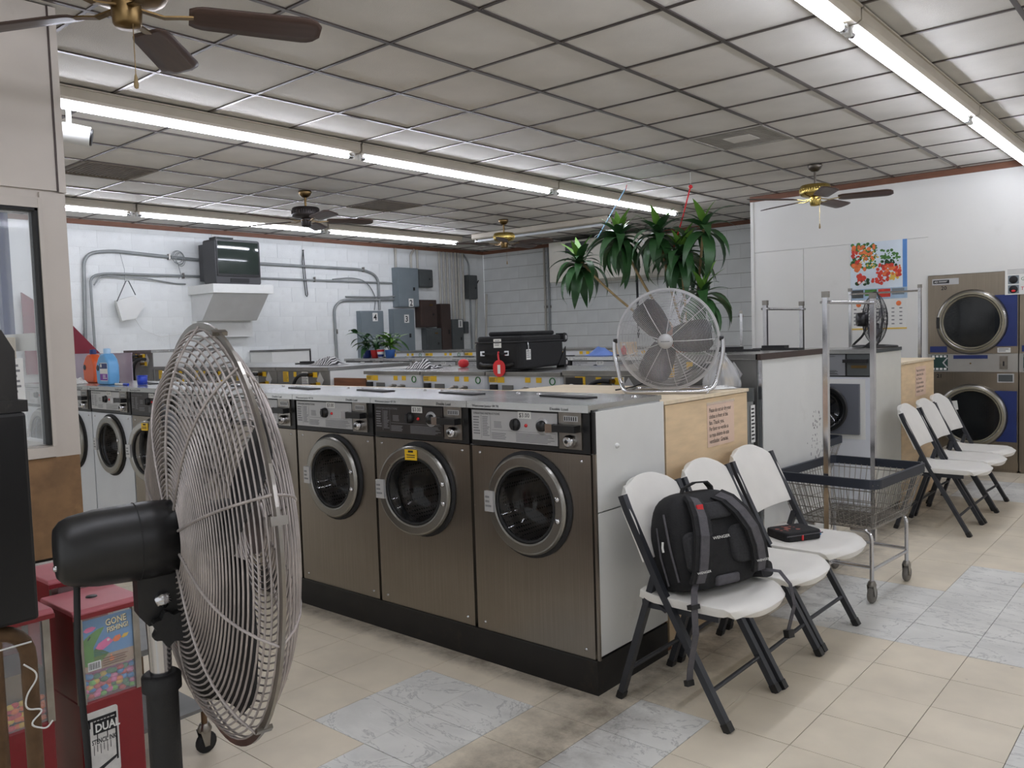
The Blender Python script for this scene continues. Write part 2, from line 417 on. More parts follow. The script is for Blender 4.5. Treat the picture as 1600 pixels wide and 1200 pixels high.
def lines(mb, x0, x1, z0, z1, n, y, frac=.45, seed=1, axis='y', jit=.35):
    """rows of fine print too small to read, as thin strips"""
    rnd = random.Random(seed); h = (z1-z0)/n
    for k in range(n):
        e = x1-(x1-x0)*rnd.random()*jit; z = z1-h*(k+.5)
        if axis == 'y': mb.bb(x0, e, y-.0004, y, z-h*frac/2, z+h*frac/2)
        else: mb.bb(y, y+.0004, x0, e, z-h*frac/2, z+h*frac/2)
# ================================================================ SETTING
CEIL = 2.958
def project(x, y, z):
    v = Vector((x, y, z-CAM_H)); d = v.dot(_f)
    if d < .05: return None
    return 800+1294.95*v.dot(_r)/d, 600+1294.95*v.dot(_d)/d, d
def in_frame(x, y, z, pad=40):
    p = project(x, y, z)
    return p is not None and -pad < p[0] < 1600+pad and -pad < p[1] < 1200+pad
XL, XR, YF, YB = -10.05, 4.6, -2.6, 10.95       # room limits

# ---- floor: a slab with every tile laid on it
fl = MB().bb(XL-.2, XR+.2, YF, YB+.2, -.12, -.004).build('floor', GROUT)
tag(fl, 'tiled floor of cream vinyl squares with patches of grey marbled squares', None, kind='structure')
TS, TX0, TY0 = .3048, -1.148, 3.07
def is_marble(i, j):
    if i == -5 and j in (-3, -4): return True
    if i == -4 and -9 <= j <= -3: return True
    if i == -2 and -9 <= j <= -2: return True
    if i in (-2, -1) and 3 <= j <= 5: return True
    if i == 0 and 3 <= j <= 7: return True
    if i in (1, 2, 3, 4) and 3 <= j <= 6: return True
    if i in (2, 3) and j <= 0: return True
    if -2 <= i <= 1 and 15 <= j <= 17: return True
    return False
tile_me = {}
g = .0013
for key, mt in (('c', CREAMT), ('m', MARBT)):
    tile_me[key] = MB().bb(g, TS-g, g, TS-g, -.004, 0).mesh('floor_tile', mt)
cand = []
for i in range(-30, 19):
    for j in range(-19, 27):
        cx, cy = TX0+(i+.5)*TS, TY0+(j+.5)*TS
        if not (XL < cx < XR and YF < cy < YB): continue
        vis = in_frame(cx, cy, 0, 60) and (cx > -2.05 or cy < 2.85) and cy < 9.2
        p = project(cx, cy, 0)
        cand.append((p[2] if vis else 1e9, i, j))
cand.sort()
rest = {'c': MB(), 'm': MB()}
for n, (d, i, j) in enumerate(cand):
    k = 'm' if is_marble(i, j) else 'c'
    x, y = TX0+i*TS, TY0+j*TS
    if n < 296 and d < 1e8:
        o = link('floor_tile', tile_me[k], fl); o.location = (x, y, random.uniform(-.0004, .0004))
    else: rest[k].bb(x+g, x+TS-g, y+g, y+TS-g, -.004, 0)
for k in rest:
    if rest[k].f: rest[k].build('distant_floor_tiles', MARBT if k == 'm' else CREAMT, fl)['kind'] = 'stuff'

# ---- ceiling: metal grid with lay-in tiles
CT, CX0, CY0 = .6096, -1.999, 2.863
ce = MB().bb(XL-.2, XR+.2, YF, YB+.2, CEIL+.03, CEIL+.12).build('ceiling', MATS['painted_mortar'])
tag(ce, 'suspended ceiling of square off-white tiles in a dark metal grid', None, kind='structure')
ctile = MB().bb(.008, CT-.008, .008, CT-.008, CEIL+.004, CEIL+.018).mesh('ceiling_tile', TILEC)
ctile_s = MB().bb(.008, CT-.008, .008, CT-.008, CEIL+.004, CEIL+.018).mesh('ceiling_tile', TILEST)
vents = {(9, 0): 1, (9, 5): 1, (2, 5): 2, (8, 0): 0}
stained = {(2, 0), (2, 1), (3, 1), (3, 4), (1, 3), (2, 3), (6, 1), (0, 2)}
cl = []; restc = MB()
for i in range(-12, 16):
    for k in range(-10, 15):
        x1 = CX0-i*CT; x0 = x1-CT; y0 = CY0+k*CT
        if x1 < XL+.02 or x0 > XR or y0 > YB or y0+CT < YF: continue
        p = project((x0+x1)/2, y0+CT/2, CEIL)
        vis = in_frame((x0+x1)/2, y0+CT/2, CEIL, 60)
        cl.append((p[2] if vis else 1e9, i, k, x0, y0))
cl.sort(); nt_ = 0
VENT_AT = {(8, 0), (8, 5), (1, 5)}
for d, i, k, x0, y0 in cl:
    if (i, k) in VENT_AT: continue
    if d < 1e8 and nt_ < 298:
        o = link('ceiling_tile', ctile_s if (i, k) in stained else ctile, ce)
        o.location = (x0, y0, random.uniform(0, .003)); nt_ += 1
    else: restc.bb(x0+.008, x0+CT-.008, y0+.008, y0+CT-.008, CEIL+.004, CEIL+.018)
if restc.f: restc.build('distant_ceiling_tiles', TILEC, ce)['kind'] = 'stuff'
for i in range(-11, 14):
    x = CX0-i*CT
    if XL < x < XR: MB().bb(x-.012, x+.012, YF, YB, CEIL-.003, CEIL+.004).build('grid_runner', TBAR, ce)
for k in range(-9, 14):
    y = CY0+k*CT
    if YF < y < YB: MB().bb(XL, XR, y-.009, y+.009, CEIL-.0022, CEIL+.0038).build('cross_runner', TBAR, ce)
vl = {(8, 0): 'square dusty brown ceiling vent nearest the beige booth', (8, 5): 'square dusty brown ceiling vent behind the dark ceiling fan',
      (1, 5): 'square grey ceiling grille between the lit strips, nearest the white wall'}
for (i, k), lb in vl.items():
    x1 = CX0-i*CT; x0 = x1-CT; y0 = CY0+k*CT
    t = thing('ceiling_vent', lb, 'vent', (x0+CT/2, y0+CT/2, CEIL))
    a = CT/2-.012
    b = MB()
    for s in (-1, 1): b.bb(-a, a, s*a-.012, s*a+.012, -.008, .006); b.bb(s*a-.012, s*a+.012, -a, a, -.008, .006)
    VM = VENTM if i != 1 else mat('grey_grille', (158, 154, 146), .7, var=.12, vscale=8)
    b.build('vent_frame', VM, t)
    MB().bb(-a, a, -a, a, .012, .02).build('vent_back', VM, t)
    for n in range(17):
        y = -a+.03+n*(2*a-.06)/16
        MB().bb(-a, a, y-.011, y+.004, -.003, .001).build('louvre', VM, t)
    if (i, k) == (1, 5): MB().bb(-.11, .11, -.1, .1, -.006, -.003).build('centre_plate', MATS['ceiling_tile'], t)

# ---- painted block walls
def block_wall(name, label, along, fixed, a0, a1, zmin, sign, mort=None, JH=.0016):
    """along: 'y' wall at X=fixed facing +X ; 'x' wall at Y=fixed facing -Y"""
    if along == 'y': w_ = MB().bb(fixed-.2, fixed-.003, a0, a1, 0, CEIL+.02)
    else: w_ = MB().bb(a0, a1, fixed+.003, fixed+.2, 0, CEIL+.02)
    wo = w_.build(name, mort or MORTAR); tag(wo, label, None, kind='structure')
    BL, BH, J = .4064, .2032, .0016
    if along == 'y': me = MB().bb(-.1, 0, J, BL-J, JH, BH-JH).mesh('block', BLOCKP)
    else: me = MB().bb(J, BL-J, 0, .1, JH, BH-JH).mesh('block', BLOCKP)
    low = MB()
    for c in range(15):
        z = c*BH; off = (c % 2)*BL/2; n = 0
        a = a0-off
        while a < a1-.01:
            s, e = max(a, a0), min(a+BL, a1)
            top = min(z+BH, CEIL+.01)
            if e-s > .02 and top-z > .02:
                jt = random.uniform(-.0012, .0012)
                full = e-s > BL-.01 and top-z > BH-.01
                if z >= zmin and full:
                    o = link('block', me, wo); o.location = (fixed+jt, s, z) if along == 'y' else (s, fixed+jt, z)
                else:
                    q = MB() if z >= zmin else low
                    if along == 'y': q.bb(fixed-.1, fixed, s+J, e-J, z+JH, top-JH)
                    else: q.bb(s+J, e-J, fixed, fixed+.1, z+JH, top-JH)
                    if z >= zmin: q.build('block', BLOCKP, wo)
            a += BL
    low.build('lower_blocks', BLOCKP, wo)['kind'] = 'stuff'
    return wo
block_wall('wall_left', 'white painted concrete block wall behind the television and electric boxes', 'y', XL, -.4, YB, 1.2, 1)
block_wall('wall_back', 'grey-white painted block wall behind the hanging plant', 'x', YB, XL, -4.15, 1.2, 1, MORTARD, .003)

# ---- white panelled wall with the dryer opening, its end, and unseen shell
RW = 9.1
wr = MB().bb(-4.15, XR, RW+.02, RW+.12, 1.935, CEIL+.02).bb(-4.15, -2.288, RW+.02, RW+.12, 0, 2.0).bb(-2.35, .2, 9.82, 9.9, 0, 2.05).bb(-2.37, -2.30, RW+.12, 9.9, 0, 2.05).bb(.13, .2, RW+.12, 9.9, 0, 2.05).bb(-2.37, .2, RW+.12, 9.9, 1.96, 2.05).bb(.1, XR, RW+.02, RW+.12, 0, 2.0).bb(-4.15, -4.05, RW+.12, YB, 0, CEIL+.02)
wro = wr.build('wall_right', PANELW); tag(wro, 'smooth white wallboard wall around the stacked dryers and fruit calendar', None, kind='structure')
zs = 2.32
for x0, x1, z0, z1 in ((-4.13, -3.56, .0, zs), (-3.556, -2.288, .0, zs), (-4.13, .13, zs+.003, CEIL), (-2.288, .13, 1.934, zs+.003), (.133, 2.35, 0, CEIL), (2.353, XR, 0, CEIL)):
    MB().bb(x0, x1, RW, RW+.02, z0, z1).build('wall_panel', PANELW, wro)
MB().bb(-4.165, -4.13, RW-.012, RW+.1, 0, CEIL).build('corner_strip', PANELW, wro)
tag(MB().bb(XR, XR+.1, YF, RW+.1, 0, CEIL).build('wall_side', PANELW), 'white wall on the unseen right side of the shop', None, kind='structure')
for n, (a, lb) in enumerate((((XL, XL+.022, -.4, YB, 2.902, CEIL), 'brown wooden strip along the top of the television wall'),
                             ((XL+.022, -4.165, YB-.022, YB, 2.902, CEIL), 'brown wooden strip along the top of the far block wall'),
                             ((-4.165, XR, RW-.022, RW, 2.9, CEIL), 'brown wooden strip along the top of the white wallboard wall'))):
    tag(MB().bb(*a).build('trim_%d' % (n+1), CROWN), lb, None, kind='structure')

# ---- fluorescent strips
def fixture(x, y0, y1, label, group, lit=True, rz=0.0):
    L_ = y1-y0
    t = thing('strip_light', label, 'light', (x, (y0+y1)/2, CEIL-.004), rz, group)
    h = L_/2-.004
    MB().prism([(-.07,0),(.07,0),(.07,-.062),(.05,-.075),(-.05,-.075),(-.07,-.062)], -h, h, 'y').build('housing', HOUSING, t)
    MB().bb(-.08, .08, -h, h, -.01, -.001).build('ceiling_channel', HOUSING, t)
    for s in (-1, 1):
        MB().rb(-.016, .016, s*(h-.02)-.01, s*(h-.02)+.01, -.118, -.058, .006, 2, 'y').build('lamp_holder', MATS['white_paint'], t)
        MB().cyl((0, s*(h-.07), -.098), (0, s*(h-.026), -.098), .0185, 10).build('tube_cap', CHROME, t)
    MB().cyl((0, -h+.07, -.098), (0, h-.07, -.098), .019, 10, cap=False).build('tube', TUBEM if lit else TUBEOFF, t)
    return t
for x, nm in ((2.27, 'added out of view on the right'), (-1.385, 'nearest the white wall'), (-5.035, 'above the suitcase row'), (-8.71, 'nearest the television')):  # right-hand strip is unseen, added to light that side of the room
    for a, wh in ((-.8, 'added length nearest the shop front'), (1.66, 'first length by the booth'), (4.10, 'middle length'), (6.54, 'far length')):  # shop-front length is unseen too, added for more light near the camera
        if a < 0 and x < -2: continue
        if x < -6 and a < 1.7: pass
        fixture(x, a, a+2.43, 'lit fluorescent strip %s, %s' % (nm, wh), 'lit strip lights')
fixture(-7.2, 8.2, 10.6, 'unlit fluorescent strip set crosswise near the far block wall', None, lit=False, rz=PI/2).location.y = 8.98

# ---- beige booth at the left
BX = -3.91
bo = MB().bb(BX-.1, BX, -.6, 1.53, 2.125, CEIL).bb(BX-.1, BX, 1.432, 1.53, .99, 2.125).bb(BX-.1, BX, -.6, 1.432, .99, 1.052)
boo = bo.build('wall_booth', BOOTH); tag(boo, 'beige booth wall with a window at the left edge', None, kind='structure')
MB().bb(BX, BX+.016, -.6, 1.50, 2.165, CEIL).build('header_board', BOOTH, boo)
MB().bb(BX, BX+.014, 1.425, 1.53, 1.0, 2.155).build('post_board', BOOTH, boo)
MB().bb(BX, BX+.02, 1.505, 1.535, 2.16, CEIL).build('corner_strip', BOOTH, boo)
MB().bb(BX+.0, BX+.02, 1.497, 1.503, 2.165, CEIL).build('dark_joint', ELBRN, boo)
MB().bb(BX-.02, BX+.035, -.6, 1.425, 1.005, 1.05).build('window_ledge', BOOTH, boo)
MB().bb(BX-.1, BX, -.6, 1.53, .56, .99).bb(BX, BX+.012, -.6, 1.525, .56, 1.0).build('lower_board', BROWNP, boo)
MB().bb(BX-.1, BX+.01, -.6, 1.53, .0, .55).build('base_board', MATS['ceiling_grid_metal'], boo)
for z in (.5, .535): MB().bb(BX+.01, BX+.022, -.6, 1.53, z, z+.016).build('metal_strip', CHROME, boo)
MB().bb(BX-1.2, BX-.1, 1.44, 1.52, .0, 1.0).bb(BX-1.2, BX-.1, 1.44, 1.52, 2.2, CEIL).build('end_board', BOOTH, boo)
w1 = thing('window_1', 'booth window with dark rubber edge and clear pane at left', None, (BX, 0, 0), 0, kind='structure')
b = MB(); y0, y1, z0, z1 = -.55, 1.415, 1.055, 2.085
b.bb(-.06, .012, y1-.012, y1, z0, z1).bb(-.06, .012, y0, y1, z1-.012, z1); b.build('dark_seal', RUBBER, w1)
MB().bb(-.06, .02, y1, 1.432, z0-.005, 2.125).bb(-.06, .018, y0, 1.432, z1, 2.13).build('window_frame', BOOTH, w1)
MB().bb(-.032, -.026, y0, y1-.012, z0, z1-.012).build('pane', GLASSC, w1)
w2 = thing('window_2', 'white framed sliding window in the end of the booth, seen through the first pane', None, (BX, 1.47, 0), 0, kind='structure')
b = MB(); x0, x1 = -1.15, -.11
b.bb(x1-.06, x1, -.03, .03, 1.0, 2.2).bb(x0, x0+.05, -.03, .03, 1.0, 2.2).bb(x0, x1, -.03, .03, 2.14, 2.2).bb(x0, x1, -.03, .03, 1.0, 1.05); b.build('window_frame', MATS['white_paint'], w2)
MB().bb(x0, x1-.06, -.035, .035, 1.47, 1.55).build('cross_rail', MATS['white_paint'], w2)
MB().bb(-.62, -.57, -.028, .02, 1.55, 2.14).build('mullion', BLUEP, w2)
MB().bb(x0, x1-.05, -.003, .003, 1.05, 1.47).build('pane', GLASSC, w2)
MB().bb(x0, x1-.05, -.003, .003, 1.55, 2.14).build('pane', GLASSC, w2)
# things kept inside the booth
cb = thing('cardboard_box', 'small brown cardboard box standing inside the booth window', 'box', (BX-.40, 1.385, 1.055))
MB().bb(-.05, .05, -.03, .03, 0, .48).build('box_body', PLYE, cb); MB().bb(-.05, .05, -.031, .031, .22, .25).build('tape', PLY, cb)
nt = thing('paper_notice', 'white paper notice taped inside the booth window', 'notice', (BX-.024, 1.30, 1.32))
MB().bb(0, .002, -.11, .03, -.12, .12).build('sheet', PAPER, nt)
b = MB(); lines(b, -.1, .02, -.1, .1, 9, .0022, axis='x', seed=4); b.build('print', INKG, nt)
# security camera
sc = thing('security_camera', 'white bullet security camera hanging below the ceiling by the booth', 'camera', (-5.20, 2.09, CEIL-.003))
MB().lathe([(.045,0),(.045,-.012),(.015,-.02),(.015,-.17)], 14).build('mount', MATS['white_paint'], sc)
d = Vector((.42,.9,-.16)).normalized(); o_ = Vector((0,0,-.21))
MB().lathe([(.0,-.1),(.05,-.09),(.058,-.02),(.058,.11)], 16, o_, d).build('camera_body', MATS['white_paint'], sc)
MB().lathe([(.05,.1),(.05,.122),(.0,.118)], 16, o_, d).build('lens_hood', BLACK, sc)
# ================================================================ WASHERS
def holed_plate(mb, x0, x1, z0, z1, cx, cz, r, y0, y1, n=40):
    """upright plate (front y0, back y1) with a round hole"""
    angs = [2*PI*k/n for k in range(n)]
    def edge(t):
        c, s = math.cos(t), math.sin(t); k = 1e9
        if c > 1e-9: k = min(k, (x1-cx)/c)
        if c < -1e-9: k = min(k, (x0-cx)/c)
        if s > 1e-9: k = min(k, (z1-cz)/s)
        if s < -1e-9: k = min(k, (z0-cz)/s)
        return cx+c*k, cz+s*k
    for c in ((x0,z0),(x1,z0),(x1,z1),(x0,z1)): angs.append(math.atan2(c[1]-cz, c[0]-cx) % (2*PI))
    angs = sorted(angs); m = len(angs); vs = []
    for y in (y0, y1):
        for t in angs: vs.append((cx+r*math.cos(t), y, cz+r*math.sin(t)))
        for t in angs:
            a = edge(t); vs.append((a[0], y, a[1]))
    fs = []
    for k in range(m):
        j = (k+1) % m
        fs.append((k, j, m+j, m+k)); fs.append((2*m+k, 3*m+k, 3*m+j, 2*m+j))
        fs.append((k, 2*m+k, 2*m+j, j)); fs.append((m+k, m+j, 3*m+j, 3*m+k))
    mb.add(vs, fs); return mb

def washer(name, label, group, front, plate, price=True, ajar=0.0, warn=False, dial=True, ink=INK):
    """front loader: x -.333...333, front at y 0 facing -Y, z 0 at the plinth top, 1.04 high"""
    t = thing(name, label, 'washer', group=group)
    W2 = .326
    b = MB()
    b.bb(-W2, -W2+.01, .02, .54, 0, 1.02).bb(W2-.01, W2, .02, .54, 0, 1.02).bb(-W2, W2, .53, .54, 0, 1.02).bb(-W2, W2, .02, .54, 0, .01).bb(-W2, W2, .05, .53, .86, .87)
    b.build('cabinet', MATS['white_paint'], t)
    fp = holed_plate(MB(), -W2, W2, 0, .838, 0, .605, .186, 0, .02).build('front_panel', front, t)
    for x in (-.28, .28):
        for z in (.035, .81): MB().lathe([(.007,0),(.005,.004),(0,.0045)], 8, (x, 0, z), (0,-1,0)).build('screw', CHROME, fp)
    MB().lathe([(.186,0),(.2,-.06),(.2,-.4)], 28, (0, .02, .605), (0,-1,0), cap=False).lathe([(.2,-.4),(.0,-.39)], 28, (0,.02,.605), (0,-1,0), cap=False).build('drum', PERF, t)
    MB().lathe([(.23,0),(.23,.008),(.17,.012),(.17,0)], 40, (0, 0, .605), (0,-1,0), cap=False).build('door_gasket', RUBBER, t)
    hx = .205
    dr = MB().lathe([(.212,.006),(.215,.022),(.209,.031),(.203,.034),(.172,.035),(.165,.031),(.16,.006)], 72, (-hx, 0, 0), (0,-1,0), smooth=False, cap=False).build('door', RINGM, t)
    dr.location = (hx, -.004, .605); dr.rotation_euler = (0, 0, ajar)
    MB().lathe([(.162,.026),(.15,.016),(.14,-.05),(.1,-.08),(0,-.085)], 32, (-hx,0,0), (0,-1,0), cap=False).build('door_glass', GLASSD, dr)
    MB().ring((-hx, -.024, 0), (0,1,0), .158, .008, 40, 6).build('glass_seal', RUBBER, dr)
    for z in (-.045, .045): MB().lathe([(.012,0),(.011,.006),(0,.009)], 10, (-.024, -.036, z), (0,-1,0)).build('hinge_bolt', CHROME, dr)
    b = MB().bb(-hx-.215, -hx-.165, -.046, -.03, -.045, .045).build('latch', PLATE, dr)
    b2 = MB(); lines(b2, -hx-.21, -hx-.175, -.03, .03, 3, -.0462, seed=2); b2.build('latch_print', INKG, b)
    if warn:
        q = MB().bb(-hx-.03, -hx+.04, -.041, -.037, .15, .2).build('warning_sticker', YELLOW, dr)
        MB().bb(-hx-.01, -hx+.02, -.0415, -.041, .186, .196).bb(-hx-.02, -hx+.03, -.0415, -.041, .162, .166).bb(-hx-.02, -hx+.03, -.0415, -.041, .172, .176).build('sticker_print', INK, q)
    MB().bb(-W2, W2, .0, .06, .842, 1.02).build('control_box', BLACK, t)
    pl = MB().bb(-.318, .165, -.004, 0, .866, 1.0).build('print_plate', plate, t)
    y = -.0042
    text('plate_heading', 'OPERATING INSTRUCTIONS', .0125, ink, pl, (-.31, y-.0003, .982), bold=.01)
    b = MB()
    lines(b, -.31, -.27, .89, .975, 7, y, seed=3); lines(b, -.255, -.212, .885, .975, 12, y, seed=5)
    lines(b, -.2, -.115, .875, .905, 4, y, seed=8, jit=.1); lines(b, -.06, .15, .87, .91, 7, y, seed=9, jit=.2)
    lines(b, -.185, -.14, .925, .955, 5, y, seed=12, jit=.1)
    for x in (-.262, -.207): b.bb(x, x+.0012, y-.0004, y, .876, .98)
    b.bb(-.2, .155, y-.0004, y, .915, .9165); b.build('instructions_print', ink if ink is not INK else INKG, pl)
    kn = MB().lathe([(.027,0),(.025,.014),(.02,.02),(0,.021)], 18, (-.06, -.004, .945), (0,-1,0)).bb(-.066, -.054, -.03, -.022, .925, .967, ).build('cycle_knob', BLACK, t)
    MB().lathe([(.008,0),(.006,.006),(0,.007)], 10, (-.002, -.004, .943), (0,-1,0)).build('indicator_lamp', REDB, t)
    if dial:
        MB().lathe([(.036,0),(.036,.003),(0,.0035)], 22, (.087, -.004, .945), (0,-1,0)).build('timer_ring', PLATE, t)
        MB().lathe([(.024,0),(.022,.014),(0,.016)], 18, (.087, -.007, .945), (0,-1,0)).build('timer_dial', BLACK, t)
    if price:
        q = MB().bb(-.045, .028, -.006, -.0043, .972, 1.002).build('price_tag', PAPER, t)
        text('price', '$3.00', .026, INK, q, (-.039, -.0064, .978), bold=.005)
    cm = MB().bb(.176, .29, -.008, 0, .858, 1.008).build('coin_plate', DULLCHR, t)
    MB().bb(.205, .275, -.012, -.008, .972, .994).build('coin_slot_block', PLATE, cm)
    b = MB()
    for k in range(6): b.bb(.209+k*.011, .214+k*.011, -.0125, -.012, .975, .991)
    b.build('coin_slots', INK, cm)
    MB().bb(.15, .285, -.05, -.008, .93, .958).build('coin_slide', BLACK, cm)
    MB().bb(.137, .172, -.052, -.03, .926, .962).build('slide_grip', CHROME, cm)
    MB().lathe([(.026,0),(.026,.02),(.018,.03),(.0,.031)], 16, (.235, -.008, .892), (0,-1,0)).build('coin_lock', CHROME, cm)
    MB().lathe([(.008,0),(.008,.002),(0,.002)], 8, (.235, -.0395, .892), (0,-1,0)).build('keyhole', BLACK, cm)
    ld = MB().prism([(-.02,1.01),(-.018,1.04),(.545,1.04),(.545,1.02),(-.004,1.02),(-.004,1.01)], -.3335, .3335, 'x').build('lid', STEELH, t)
    text('lid_name', 'Wascomat Junior W 74', .0155, INK, ld, (-.30, -.0203, 1.016), sx=1.05)
    text('lid_text', 'Double Load', .0165, INK, ld, (.14, -.0203, 1.016), sx=1.1)
    MB().prism([(-.17,.3),(.13,.24),(.15,.31),(-.15,.36)], 1.0405, 1.047, 'z').build('soap_flap', BLACKM, t)
    for x, y_ in ((-.27, .42), (.27, .42)): MB().lathe([(.012,0),(.009,.006),(0,.008)], 8, (x, y_, 1.04), (0,0,1)).build('lid_screw', CHROME, t)
    return t

ROW1 = 2.69; Z1 = .145
def c1(k): return -1.9145-.3335-.67*k
wst = 'front washers along the near row'
w_a = washer('washing_machine', 'stainless washer at the right end of the near row, perforated drum in view', wst, STEEL, PLATE)
w_a.location = (c1(0), ROW1, Z1)
w_b = washer('washing_machine', 'stainless washer with black control plate and yellow door sticker, door slightly ajar', wst, STEEL, PLATEK, ajar=R(9), warn=True, ink=INKG)
w_b.location = (c1(1), ROW1, Z1)
w_c = washer('washing_machine', 'third stainless washer from the right end of the near row', wst, STEEL, PLATE, dial=False)
w_c.location = (c1(2), ROW1, Z1)
for k, lb in ((3, 'stainless washer just right of the big pedestal fan cage'), (4, 'stainless washer hidden mostly behind the big pedestal fan cage'),
              (5, 'stainless washer left of the fan cage beside the white washer')):
    copy_tree(w_c if k != 5 else w_b, (c1(k), ROW1, Z1), 0, lb)
WFRONT = mat('white_enamel_front', (206, 210, 216), .3, var=.03)
w_w = washer('washing_machine', 'white fronted washer under the detergent bottles', wst, WFRONT, PLATE, price=True, dial=False)
w_w.location = (c1(6), ROW1, Z1)
copy_tree(w_w, (c1(7), ROW1, Z1), 0, 'white fronted washer partly hidden by the beige booth post')
copy_tree(w_w, (c1(8), ROW1, Z1), 0, 'white fronted washer at the hidden left end of the near row')
pb = thing('machine_plinth', 'long scuffed black plinth under the near row of washers', 'plinth', (-4.6, ROW1, 0))
MB().bb(-3.36, 2.69, -.004, .55, 0, .143).build('plinth_body', PLINTH, pb)
MB().bb(-3.36, 2.69, -.006, .0, .137, .1445).build('plinth_edge', BLACK, pb)
ep = thing('end_panel', 'white painted side panel with a joint on the end of the near washer row', 'panel', (-1.912, ROW1, Z1))
MB().bb(.0, .01, .012, .54, .015, .60).build('board', MATS['white_paint'], ep)
MB().bb(.0, .01, .012, .54, .606, 1.012).build('board', MATS['white_paint'], ep)
MB().bb(.0, .012, .0, .011, .0, .842).build('corner_strip', STEEL, ep)
MB().bb(.0, .011, -.0, .012, .845, 1.012).build('black_edge', BLACK, ep)
MB().lathe([(.012,0),(.009,.008),(0,.01)], 10, (.01, .16, .86), (1,0,0)).build('screw_cap', MATS['white_paint'], ep)

# ---- plywood cover between the first two rows
def ply_cover(label, y0, y1, z1, xl, note, dx=0):
    t = thing('plywood_cover', label, 'cover', (-1.912, y0, 0))
    d = y1-y0
    MB().bb(-.015, 0, .0, d, .03, z1-.02).build('end_board', PLY, t)
    n = int(abs(xl)/1.22)+1
    for k in range(n):
        a = -1.22*k; b_ = max(a-1.216, xl)
        if a-b_ > .05: MB().bb(b_, a+(.006 if k == 0 else 0), -.02, d+.012, z1-.016-(.045 if k else 0), z1-(.045 if k else 0)).build('top_board', PLYE, t)
    MB().bb(-.06, -.016, .0, .04, .0, z1-.02).bb(-.06, -.016, d-.04, d, .0, z1-.02).build('batten', OLDWOOD, t)
    return t
pc = ply_cover('plywood box end and top boards behind the near washer row, under the grey fan', 3.262, 4.10, 1.155, -5.7, True)
nt = thing('paper_notice', 'faded pink notice about the fan taped on the near plywood box', 'notice', (-1.9115, 3.655, .895))
MB().bb(0, .0015, 0, .288, 0, .212).build('sheet', PINKPAPER, nt)
MB().bb(.0015, .0022, -.005, .293, .205, .22).build('tape', GLASSC, nt)
for k, s in enumerate(('Please do not air dry your', 'clothes in front of this', 'fan. Thank you.', 'Por favor no ventile su', 'su ropa delante de este', 'ventilador. Gracias.')):
    text('notice_line', s, .030, INK, nt, (.002, .018, .17-.0305*k), FACE_RIGHT, sx=.74 if len(s) > 22 else .86, bold=.008)

# ---- second row: machine backs
def hose(mb, pts, r=.012): return mb.tube(pts, r, 8)
def bez(p0, p1, p2, n=8):
    p0, p1, p2 = Vector(p0), Vector(p1), Vector(p2)
    return [tuple((1-t)**2*p0+2*t*(1-t)*p1+t*t*p2) for t in [k/n for k in range(n+1)]]
def back_white(name, label, group, w, h, depth):
    t = thing(name, label, 'washer', group=group); a = w/2-.004
    MB().rb(-a, a, 0, depth, 0, h-.028, .035, 3, 'z').build('cabinet', WFRONT, t)
    MB().bb(-a-.002, a+.002, -.012, depth+.01, h-.026, h).build('lid', STEELH, t)
    MB().bb(-a, a, -.014, -.012, h-.026, h-.002).build('lid_edge', GALV, t)
    y = -.001
    st = MB().bb(-a+.02, -a+.09, y-.002, y, h-.072, h-.036).build('yellow_sticker', YELLOW, t)
    MB().bb(-a+.095, -a+.16, y-.002, y, h-.074, h-.034).build('yellow_sticker', YELLOW, t)
    b = MB(); lines(b, -a+.025, -a+.085, h-.068, h-.04, 4, y-.002, seed=3); b.build('sticker_print', INK, st)
    for x in (.02, .115): MB().bb(x, x+.045, y-.002, y, h-.07, h-.036).build('yellow_sticker', YELLOW, t)
    MB().ring((a-.075, y-.002, h-.06), (0,1,0), .022, .004, 20, 4).build('round_badge', GREENS, t)
    MB().bb(-a+.05, -a+.1, y-.03, y, h-.125, h-.085).build('terminal_box', BLACK, t)
    MB().bb(-a+.14, -a+.24, y-.004, y, h-.125, h-.09).build('data_plate', GALV, t)
    for x in (.04, .135):
        MB().cyl((x, 0, h-.115), (x, -.035, h-.11), .014, 10).cyl((x, -.03, h-.11), (x-.03, -.055, h-.125), .012, 8).build('inlet_valve', DULLCHR, t)
        hose(MB(), [(x, -.05, h-.12), (x+.005, -.07, h-.16), (x+.01, -.06, h-.3)]).build('hose', RUBBER, t)
    MB().bb(.14, .2, y-.002, y, h-.15, h-.135).build('yellow_sticker', YELLOW, t)
    return t
